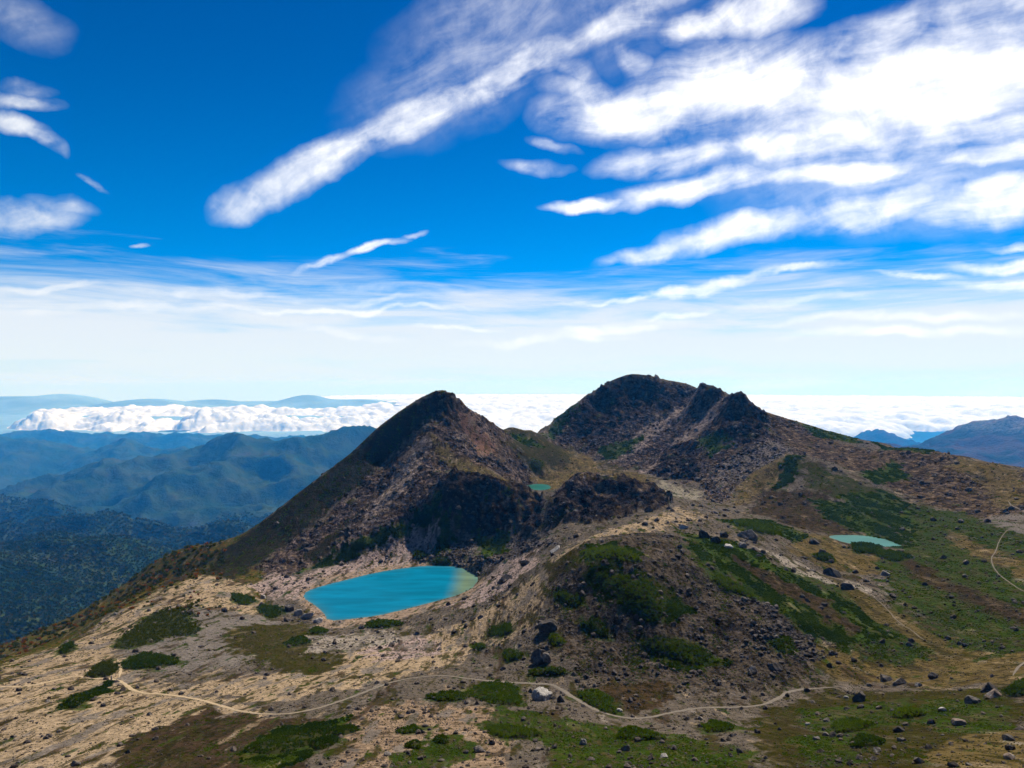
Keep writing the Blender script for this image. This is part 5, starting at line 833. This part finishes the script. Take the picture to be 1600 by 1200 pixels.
for x, y, wd, h, tone, sd, lab in BOULDERS:
    h = (h-.36*wd)/.92; wd *= .78; h = min(max(.42*wd, h*.8), .72*wd)
    if sd == 1: wd *= 1.04
    r = np.random.default_rng(sd+500)
    cy2 = y+.35*wd; x2 = x*cy2/y
    if tone == 'split':
        h *= .85; wd *= .95
        root = bpy.data.objects.new('boulder', None); COL.objects.link(root); root.location = (x2, cy2, float(gz(x2, cy2))-.3)
        me = rock_mesh('rock_body', sd+40, 4, 9); me.materials.append(RM['dark']); o = bpy.data.objects.new('rock_body', me); COL.objects.link(o); o.parent = root
        o.location = (-.12*wd, .1*wd, 0); o.scale = (wd*.78, wd*.7, h)
        me = rock_mesh('leaning_slab', sd+41, 4, 9); me.materials.append(RM['grey']); o = bpy.data.objects.new('leaning_slab', me); COL.objects.link(o); o.parent = root
        o.location = (.22*wd, -.16*wd, .25*h); o.rotation_euler = (.15, -.22, .5); o.scale = (wd*.42, wd*.5, h*.78); o['label'] = 'pale grey slab leaning on the dark boulder'
        tag(root, lab, 'boulder', 'boulders on the slopes'); continue
    if tone == 'ribbed':
        me = rock_mesh('rock_outcrop', sd, 4, 5, rib=.10); me.materials.append(RM['pale']); o = bpy.data.objects.new('rock_outcrop', me); COL.objects.link(o)
        set_rock(o, x2, cy2, wd, h*1.15, .3, .15, wd*.7); tag(o, lab, 'rock'); continue
    me = rock_mesh('boulder', sd*7+3, 4 if wd > 3 else 3, 10, rough=.09); me.materials.append(RM[tone])
    o = bpy.data.objects.new('boulder', me); COL.objects.link(o)
    set_rock(o, x2, cy2, wd*1.05, h*1.1, r.uniform(-.5, .5), .36, wd*r.uniform(.75, 1.05)); tag(o, lab, 'boulder', 'boulders on the slopes')

# ------------------------------------------------------------------ scattering over the ground
def proto_collection(name, meshes):
    c = bpy.data.collections.new(name)
    for i, me in enumerate(meshes): c.objects.link(bpy.data.objects.new('%s_%02d' % (name, i), me))
    return c
def scatter(name, pts, rot_, scl, idx, coll, label, cat):
    me = bpy.data.meshes.new(name); me.vertices.add(len(pts)); me.vertices.foreach_set('co', np.asarray(pts, np.float32).ravel()); me.update()
    o = bpy.data.objects.new(name, me); COL.objects.link(o); o['kind'] = 'stuff'; tag(o, label, cat)
    attr(o, 'rot', rot_, 'FLOAT_VECTOR'); attr(o, 'scl', scl, 'FLOAT_VECTOR'); attr(o, 'idx', idx, 'INT')
    g = bpy.data.node_groups.new(name+'_scatter', 'GeometryNodeTree')
    g.interface.new_socket('Geometry', in_out='INPUT', socket_type='NodeSocketGeometry'); g.interface.new_socket('Geometry', in_out='OUTPUT', socket_type='NodeSocketGeometry')
    gi = g.nodes.new('NodeGroupInput'); go = g.nodes.new('NodeGroupOutput'); ip = g.nodes.new('GeometryNodeInstanceOnPoints')
    ci = g.nodes.new('GeometryNodeCollectionInfo'); ci.inputs['Collection'].default_value = coll; ci.inputs['Separate Children'].default_value = True; ci.inputs['Reset Children'].default_value = True
    def na(n, t):
        k = g.nodes.new('GeometryNodeInputNamedAttribute'); k.data_type = t; k.inputs['Name'].default_value = n; return k.outputs['Attribute']
    er = g.nodes.new('FunctionNodeEulerToRotation'); g.links.new(na('rot', 'FLOAT_VECTOR'), er.inputs[0])
    g.links.new(gi.outputs[0], ip.inputs['Points']); g.links.new(ci.outputs[0], ip.inputs['Instance']); ip.inputs['Pick Instance'].default_value = True
    g.links.new(na('idx', 'INT'), ip.inputs['Instance Index']); g.links.new(er.outputs[0], ip.inputs['Rotation']); g.links.new(na('scl', 'FLOAT_VECTOR'), ip.inputs['Scale'])
    g.links.new(ip.outputs[0], go.inputs[0])
    o.modifiers.new('scatter', 'NODES').node_group = g
    return o
# how much of the view each patch of ground fills (so that ground seen edge-on is not crowded)
SX = U*1.0; SZ = ZZ/YY
dSX = np.abs(np.gradient(SX, axis=1)); dSZ = np.gradient(SZ, axis=0)
AREA = dSX*np.clip(np.abs(dSZ), 2e-4, 4e-3)*((SZ > -.62) & (np.abs(U) < .82))
sl_x = np.gradient(ZZ, axis=1)/np.gradient(XX, axis=1); sl_y = np.gradient(ZZ, axis=0)/np.gradient(YY, axis=0)-sl_x*U
inlake = np.zeros(XX.shape, bool)
for nm, zl, P in LAKES: inlake |= (ZZ < zl-.02) & (poly_sd(smooth_line(P, 1, True), XX, YY) > -3)
FREE = AREA*(~inlake)*(pd > .3)
def pick(wt, n):
    p = (FREE*wt).ravel(); k = rng.choice(p.size, n, p=p/p.sum())
    du = (GU[1]-GU[0]); i = k//len(GU); j = k % len(GU); dy = np.gradient(GY)[i]
    y = GY[i]+rng.uniform(-.5, .5, n)*dy; x = (GU[j]+rng.uniform(-.5, .5, n)*du)*y
    return x, y, k
# stones
patchy = np.clip(1.2+2.6*fbm(XX/14, YY/14, 3, 301), .05, 4)
stw = FLD[:, 10].reshape(XX.shape)*patchy
NS = 80000
x, y, k = pick(stw, NS)
size = .16*(rng.pareto(2.0, NS)+1)*np.clip(y/150, .75, 2.4)*np.clip(FLD[k, 10]+.35, .45, 1.3)
size = np.minimum(size, 2.6*np.clip(y/300, .45, 1.5))
z = gz(x, y); pix = size/y
order = np.argsort(-pix)
NIND = 236
ind = [q for q in order if abs(x[q]/y[q]) < .74 and z[q]/y[q] > -.55][:NIND]
rest = np.setdiff1d(order, ind)
stone_meshes = []
for i in range(6):
    me = rock_mesh('stone', 900+i, 2, 9, (1, .8, .62), rough=.06); me.materials.append(RM['mixed']); stone_meshes.append(me)
small_meshes = []
for i in range(6):
    me = rock_mesh('small_stone', 950+i, 1, 7, (1, .8, .6), rough=0); me.materials.append(RM['mixed']); small_meshes.append(me)
ZONES = [ # test on world position, label, group
 (lambda x, y: y > 640 and x > 110, 'rock block on the flank of the far right mountain', 'rock blocks on the right mountain'),
 (lambda x, y: y > 470 and x < 0, 'rock block on the bare face of the left peak', 'rock blocks on the left peak'),
 (lambda x, y: y > 470, 'rock block in the saddle and on the slopes behind the dark mounds', 'rock blocks behind the mounds'),
 (lambda x, y: y > 395 and x < 40, 'broken grey block in the talus below the dark cliff behind the turquoise lake', 'talus blocks behind the lake'),
 (lambda x, y: y > 330, 'grey block on the broken ground between the lake and the right mountain', 'blocks in the middle ground'),
 (lambda x, y: y > 172 and x > 15, 'grey stone on the rocky slopes of the central hill', 'stones on the central hill'),
 (lambda x, y: y > 172, 'small stone on the pale gravel around the turquoise lake', 'stones around the lake'),
 (lambda x, y: x > 42, 'angular grey stone scattered over mossy turf in the lower right', 'stones in the lower right'),
 (lambda x, y: x > 0, 'grey stone lying in green turf in the lower centre right of the pebble slope', 'stones in the lower centre'),
 (lambda x, y: x > -28, 'small stone on the tan pebble slope at the bottom centre', 'stones on the pebble slope'),
 (lambda x, y: True, 'small stone on the striped sandy slope in the lower left', 'stones in the lower left')]
MARKS = [(q[0]/q[1], float(gz(q[0], q[1]))/q[1], q[6]) for q in BOULDERS]+[(float(np.mean(np.array(q[2])[:, 0]/np.array(q[2])[:, 1])), float(np.mean(gz(np.array(q[2])[:, 0], np.array(q[2])[:, 1])/np.array(q[2])[:, 1])), q[1]) for q in PATCHES]
MARKS = [m_ for m_ in MARKS if len(m_[2].split()) <= 11]
near_ = {}
for q in ind:
    o = bpy.data.objects.new('stone', stone_meshes[int(q) % 6]); COL.objects.link(o); s = float(size[q])
    o.location = (float(x[q]), float(y[q]), float(z[q])-.12*s); o.scale = (s*1.1, s*1.1, s*rng.uniform(.8, 1.3)); o.rotation_euler = (rng.uniform(-.25, .25), rng.uniform(-.25, .25), rng.uniform(0, 6.28))
    for tst, lab, grp in ZONES:
        if tst(x[q], y[q]): tag(o, lab, 'stone', grp); break
    sx_, sz_ = x[q]/y[q], z[q]/y[q]
    dd, mk = min(((math.hypot(sx_-m_[0], sz_-m_[1]), m_) for m_ in MARKS), key=lambda t_: t_[0])
    if dd < .085:
        dx_, dz_ = sx_-mk[0], sz_-mk[1]
        side = ('right of' if dx_ > 0 else 'left of') if abs(dx_) > abs(dz_) else ('above' if dz_ > 0 else 'below')
        near_.setdefault((side, mk[2]), []).append((dd, o))
for (side, ml), lst in near_.items():
    lst.sort(key=lambda t_: t_[0])
    for i_, (dd, o) in enumerate(lst):
        ordn = ['nearest', 'second', 'third', 'fourth', 'fifth', 'sixth', 'seventh', 'eighth', 'ninth', 'tenth', 'eleventh', 'twelfth', 'thirteenth', 'fourteenth', 'fifteenth', 'sixteenth', 'seventeenth', 'eighteenth', 'nineteenth', 'twentieth'][min(i_, 19)]
        o['label'] = '%s stone %s the %s' % (ordn, side, ml)
n = len(rest); s = size[rest]
scatter('loose_stones', np.column_stack([x[rest], y[rest], z[rest]-.1*s]), np.column_stack([rng.uniform(-.4, .4, n), rng.uniform(-.4, .4, n), rng.uniform(0, 6.28, n)]),
        np.column_stack([s*1.1, s*1.1, s*rng.uniform(.7, 1.4, n)]), rng.integers(0, 6, n), proto_collection('loose_stone_shapes', small_meshes), 'loose grey stones and scree strewn over the slopes', 'stones')

# ------------------------------------------------------------------ low pines and shrubs
def leaf_mat(name, a, b, c=None):
    m, t = new_mat(name)
    pos = t.node('ShaderNodeNewGeometry').outputs['Position']; oi = t.node('ShaderNodeObjectInfo').outputs['Random']
    at = t.node('ShaderNodeAttribute', attribute_name='shade').outputs['Fac']
    n = t.noise(pos, .11, 4, .6)[0]
    f = t.math('ADD', t.math('MULTIPLY', t.math('ADD', oi, at), .38), t.math('MULTIPLY', t.math('SUBTRACT', n, .5), 1.5), clamp=True)
    col = t.mix(f, (*a, 1), (*b, 1))
    if c: col = t.mix(t.mapr(t.math('FRACT', t.math('MULTIPLY', oi, 7.31)), .72, .85), col, (*c, 1))
    d = t.node('ShaderNodeBsdfDiffuse', {'Color': col}); tr = t.node('ShaderNodeBsdfTranslucent', {'Color': col})
    mx = t.node('ShaderNodeMixShader', {0: .45, 1: d.outputs[0], 2: tr.outputs[0]})
    t.l.new(mx.outputs[0], t.node('ShaderNodeOutputMaterial').inputs[0])
    return m
LM = {'deep': leaf_mat('pine_deep', (.018, .036, .003), (.062, .092, .005)), 'bright': leaf_mat('pine_bright', (.036, .064, .003), (.098, .132, .006)),
      'olive': leaf_mat('pine_olive', (.034, .046, .004), (.074, .078, .008)), 'autumn': leaf_mat('autumn_leaves', (.036, .046, .006), (.092, .080, .011), (.185, .066, .011)),
      'forest': leaf_mat('forest_leaves', (.018, .034, .007), (.048, .062, .012), (.070, .066, .014))}
def twig_mat():
    m, t = new_mat('pine_twigs'); pos = t.node('ShaderNodeNewGeometry').outputs['Position']
    col = t.mix(t.noise(pos, 1.2, 4, .6)[0], (.010, .013, .005, 1), (.035, .035, .012, 1))
    b = t.node('ShaderNodeBsdfDiffuse', {'Color': col}); t.l.new(b.outputs[0], t.node('ShaderNodeOutputMaterial').inputs[0]); return m
MAT_TWIG = twig_mat()
def blades(r, n, spread=.9):
    """n small leafy blades rising out of one point; unit size. returns verts (n*4,3) and quads"""
    az_ = r.uniform(0, 6.283, n); tilt = r.uniform(.15, 1.25, n)*spread; L_ = r.uniform(.5, 1.0, n); wd = r.uniform(.16, .34, n)
    d = np.column_stack([np.sin(tilt)*np.cos(az_), np.sin(tilt)*np.sin(az_), np.cos(tilt)])
    sd = np.cross(d, r.normal(size=(n, 3))); sd /= np.linalg.norm(sd, axis=1)[:, None]
    b0 = d*.05
    V = np.stack([b0-sd*wd[:, None]*.4, b0+sd*wd[:, None]*.4, d*(L_*.6)[:, None]+sd*wd[:, None], d*L_[:, None]-sd*wd[:, None]*.25], 1).reshape(-1, 3)
    return V, np.arange(4*n).reshape(-1, 4)
tuft_sets = {}
for tone in ('deep', 'bright', 'olive', 'autumn', 'forest'):
    ms = []
    for i in range(4):
        V, Fq = blades(np.random.default_rng(40+i), 26 if tone != 'forest' else 60, 1.0 if tone != 'forest' else 1.6)
        if tone == 'forest': V[:, 2] = V[:, 2]*.9+.7
        o = mesh_obj('tuft', V, Fq, LM[tone], False, link=False); ms.append(o.data); bpy.data.objects.remove(o)
    tuft_sets[tone] = proto_collection('tufts_'+tone, ms)
# separate patches
patch_mask = np.zeros(XX.shape)
for tone, lab, P in PATCHES:
    P = smooth_line(P, 2, True); c = P.mean(0); ext = P.max(0)-P.min(0); r = np.random.default_rng(len(lab)*13+int(c[1]))
    b0 = P.min(0); b1 = P.max(0)
    area = .5*abs(np.dot(P[:, 0], np.roll(P[:, 1], -1))-np.dot(P[:, 1], np.roll(P[:, 0], -1)))
    px1 = c[1]/683.0                      # ground size of one picture element there
    nt = int(np.clip(area/(px1*px1)*.9*.5, 60, 1500))
    qx = r.uniform(b0[0], b1[0], nt*4); qy = r.uniform(b0[1], b1[1], nt*4)
    sd = poly_sd(P, qx+.16*ext[0]*fbm(qx/1.6, qy/4, 3, 7), qy+.2*ext[1]*fbm(qx/1.6, qy/4, 3, 17))
    k = np.where((sd > 0) & (fbm(qx/1.3, qy/3.2, 3, 27) > -.28))[0][:nt]; qx, qy, sd = qx[k], qy[k], sd[k]
    hmax = min(1.5, .18*min(ext)+.35); half = max(sd.max(), .1)
    dome = hmax*np.sqrt(np.clip(sd/half*1.6, 0, 1))*(.75+.5*fbm(qx/1.8, qy/1.8, 3, 77)+.25*fbm(qx/6, qy/6, 2, 97))
    tz = gz(qx, qy)+dome*.85
    tsz = np.clip(px1*2.1, .35, 1.2)*r.uniform(.7, 1.35, len(qx))
    Vs, Fs, Sh = [], [], []
    nb = 7
    for i in range(len(qx)):
        V, Fq = blades(r, nb, 1.15)
        Vs.append(V*tsz[i]+np.array([qx[i]-c[0], qy[i]-c[1], tz[i]])); Fs.append(Fq+i*nb*4); Sh.append(np.full(nb*4, r.uniform(0, 1)))
    root = bpy.data.objects.new('pine_patch', None); COL.objects.link(root); root.location = (c[0], c[1], 0)
    tag(root, lab, 'shrub', 'low pine patches on the slopes')
    if not Vs: continue
    z0 = float(gz(c[0], c[1])); root.location.z = z0
    Vs = np.vstack(Vs); Vs[:, 2] -= z0
    fo = mesh_obj('foliage', Vs, np.vstack(Fs), LM[tone], False, parent=root); attr(fo, 'shade', np.concatenate(Sh))
    # woody mound under the needles
    rg = [1.0, .85, .6, .3]; nP = len(P); MV = []; 
    for kq in rg:
        xx = c[0]+(P[:, 0]-c[0])*kq*.97; yy = c[1]+(P[:, 1]-c[1])*kq*.97
        MV.append(np.column_stack([xx-c[0], yy-c[1], gz(xx, yy)-z0+hmax*.72*math.sqrt(1-kq*kq*.999)-.12]))
    MV.append(np.array([[0, 0, hmax*.72-.1]])); MF = []
    for a in range(len(rg)-1):
        for i in range(nP): MF.append((a*nP+i, a*nP+(i+1) % nP, (a+1)*nP+(i+1) % nP, (a+1)*nP+i))
    a = (len(rg)-1)*nP
    me = bpy.data.meshes.new('twigs'); me.from_pydata(np.vstack(MV).tolist(), [], MF+[(a+i, a+(i+1) % nP, len(rg)*nP) for i in range(nP)]); me.materials.append(MAT_TWIG)
    o = bpy.data.objects.new('twigs', me); COL.objects.link(o); o.parent = root
# carpets of scrub
pw = FLD[:, 9].reshape(XX.shape)
clump = np.clip((fbm(XX/9, YY/9, 4, 401)+.22)*3.0, 0.02, 1.0)
isaut = (XX < -.42*YY) & (YY > 290)
clump = np.maximum(clump, np.clip((fbm(XX/3.5, YY/13, 4, 431)+.15)*3.2, .02, 1.0))*np.clip(.35+2.2*(fbm(XX/5, YY/16, 3, 451)+.25), .08, 1)
wt = np.where(pw > .5, pw*(.16+.84*clump), pw*clump**2*1.2)*(~isaut)
def plant(name, wt, n, coll, label, cat, s0, hz):
    x, y, k = pick(wt, n); s = s0*np.clip(y/200, .6, 2.6)*rng.uniform(.6, 1.4, n)
    scatter(name, np.column_stack([x, y, gz(x, y)-.08*s]), np.column_stack([rng.uniform(-.3, .3, n), rng.uniform(-.3, .3, n), rng.uniform(0, 6.28, n)]),
            np.column_stack([s*1.25, s*1.25, s*hz]), rng.integers(0, 4, n), coll, label, cat)
low_ = YY < 230
plant('dwarf_pine_scrub', wt*((pw > .8))*np.clip(.5+2.4*fbm(XX/8, YY/26, 3, 811), .05, 1), 24000, tuft_sets['deep'], 'dark green dwarf pine scrub covering the slopes', 'scrub', .62, .55)
plant('green_turf', wt*(pw > .12)*np.where(pw > .8, .8, 1)*np.clip(.35+3.0*fbm(XX/4.5, YY/19, 4, 841), .02, 1), 38000, tuft_sets['bright'], 'green alpine turf and heath on the slopes', 'turf', .46, .32)
plant('dry_tufts', np.clip(1-pw, 0, 1)*(pw < .12)*clump**2*(FLD[:, 7].reshape(XX.shape) < 1.9), 17000, tuft_sets['olive'], 'small olive tufts dotted over gravel and sand', 'tufts', .30, .5)
plant('autumn_scrub', pw*isaut*(.3+.7*clump), 7000, tuft_sets['autumn'], 'autumn coloured scrub on the spur beyond the sand ridge', 'scrub', .75, 1.1)
# forest on the nearer far hills
FA = np.abs(np.gradient(FU, axis=1))*np.clip(np.abs(np.gradient(FZ/FY, axis=0)), 5e-5, 5e-3)*(FY < 4300)*(FU < -.32)*(FU > -.82)
pp = FA.ravel(); NF = 70000; kk = rng.choice(pp.size, NF, p=pp/pp.sum())
dyy = np.gradient(fy)[kk//len(fu)]; yf = FY.ravel()[kk]+rng.uniform(-.5, .5, NF)*dyy; xf = (FU.ravel()[kk]+rng.uniform(-.5, .5, NF)*(fu[1]-fu[0]))*yf
zf = FZ.ravel()[kk]; sf = 3.7*np.clip(yf/1800, .8, 2.0)*rng.uniform(.6, 1.3, NF)
scatter('forest', np.column_stack([xf, yf, zf]), np.column_stack([np.zeros((NF, 2)), rng.uniform(0, 6.28, NF)]), np.column_stack([sf, sf, sf*1.1]), rng.integers(0, 4, NF), tuft_sets['forest'], 'dark green forest covering the hills of the valley', 'forest')

# ------------------------------------------------------------------ trail marker
def post_mat():
    m, t = new_mat('weathered_wood'); pos = t.node('ShaderNodeNewGeometry').outputs['Position']
    col = t.mix(t.noise(t.vmath('MULTIPLY', pos, (9, 9, 1)), 2.0, 4, .6)[0], (.16, .12, .10, 1), (.34, .28, .24, 1))
    b = t.node('ShaderNodeBsdfDiffuse', {'Color': col}); t.l.new(b.outputs[0], t.node('ShaderNodeOutputMaterial').inputs[0]); return m
PM = post_mat()
root = bpy.data.objects.new('marker_post', None); COL.objects.link(root); root.location = (POST[0], POST[1], float(gz(POST[0], POST[1]))-.2)
tag(root, 'short weathered wooden post beside the path at left', 'post')
def box(name, parent, loc, dim, mat, bev=.02):
    bm = bmesh.new(); bmesh.ops.create_cube(bm, size=1)
    for v in bm.verts: v.co = Vector((v.co.x*dim[0], v.co.y*dim[1], v.co.z*dim[2]))+Vector(loc)
    bmesh.ops.bevel(bm, geom=bm.edges[:], offset=bev, segments=2, affect='EDGES')
    me = bpy.data.meshes.new(name); bm.to_mesh(me); bm.free(); me.materials.append(mat); o = bpy.data.objects.new(name, me); COL.objects.link(o); o.parent = parent; return o
box('shaft', root, (0, 0, .75), (.30, .30, 1.5), PM, .03); box('cap', root, (0, 0, 1.54), (.38, .38, .10), PM, .03)
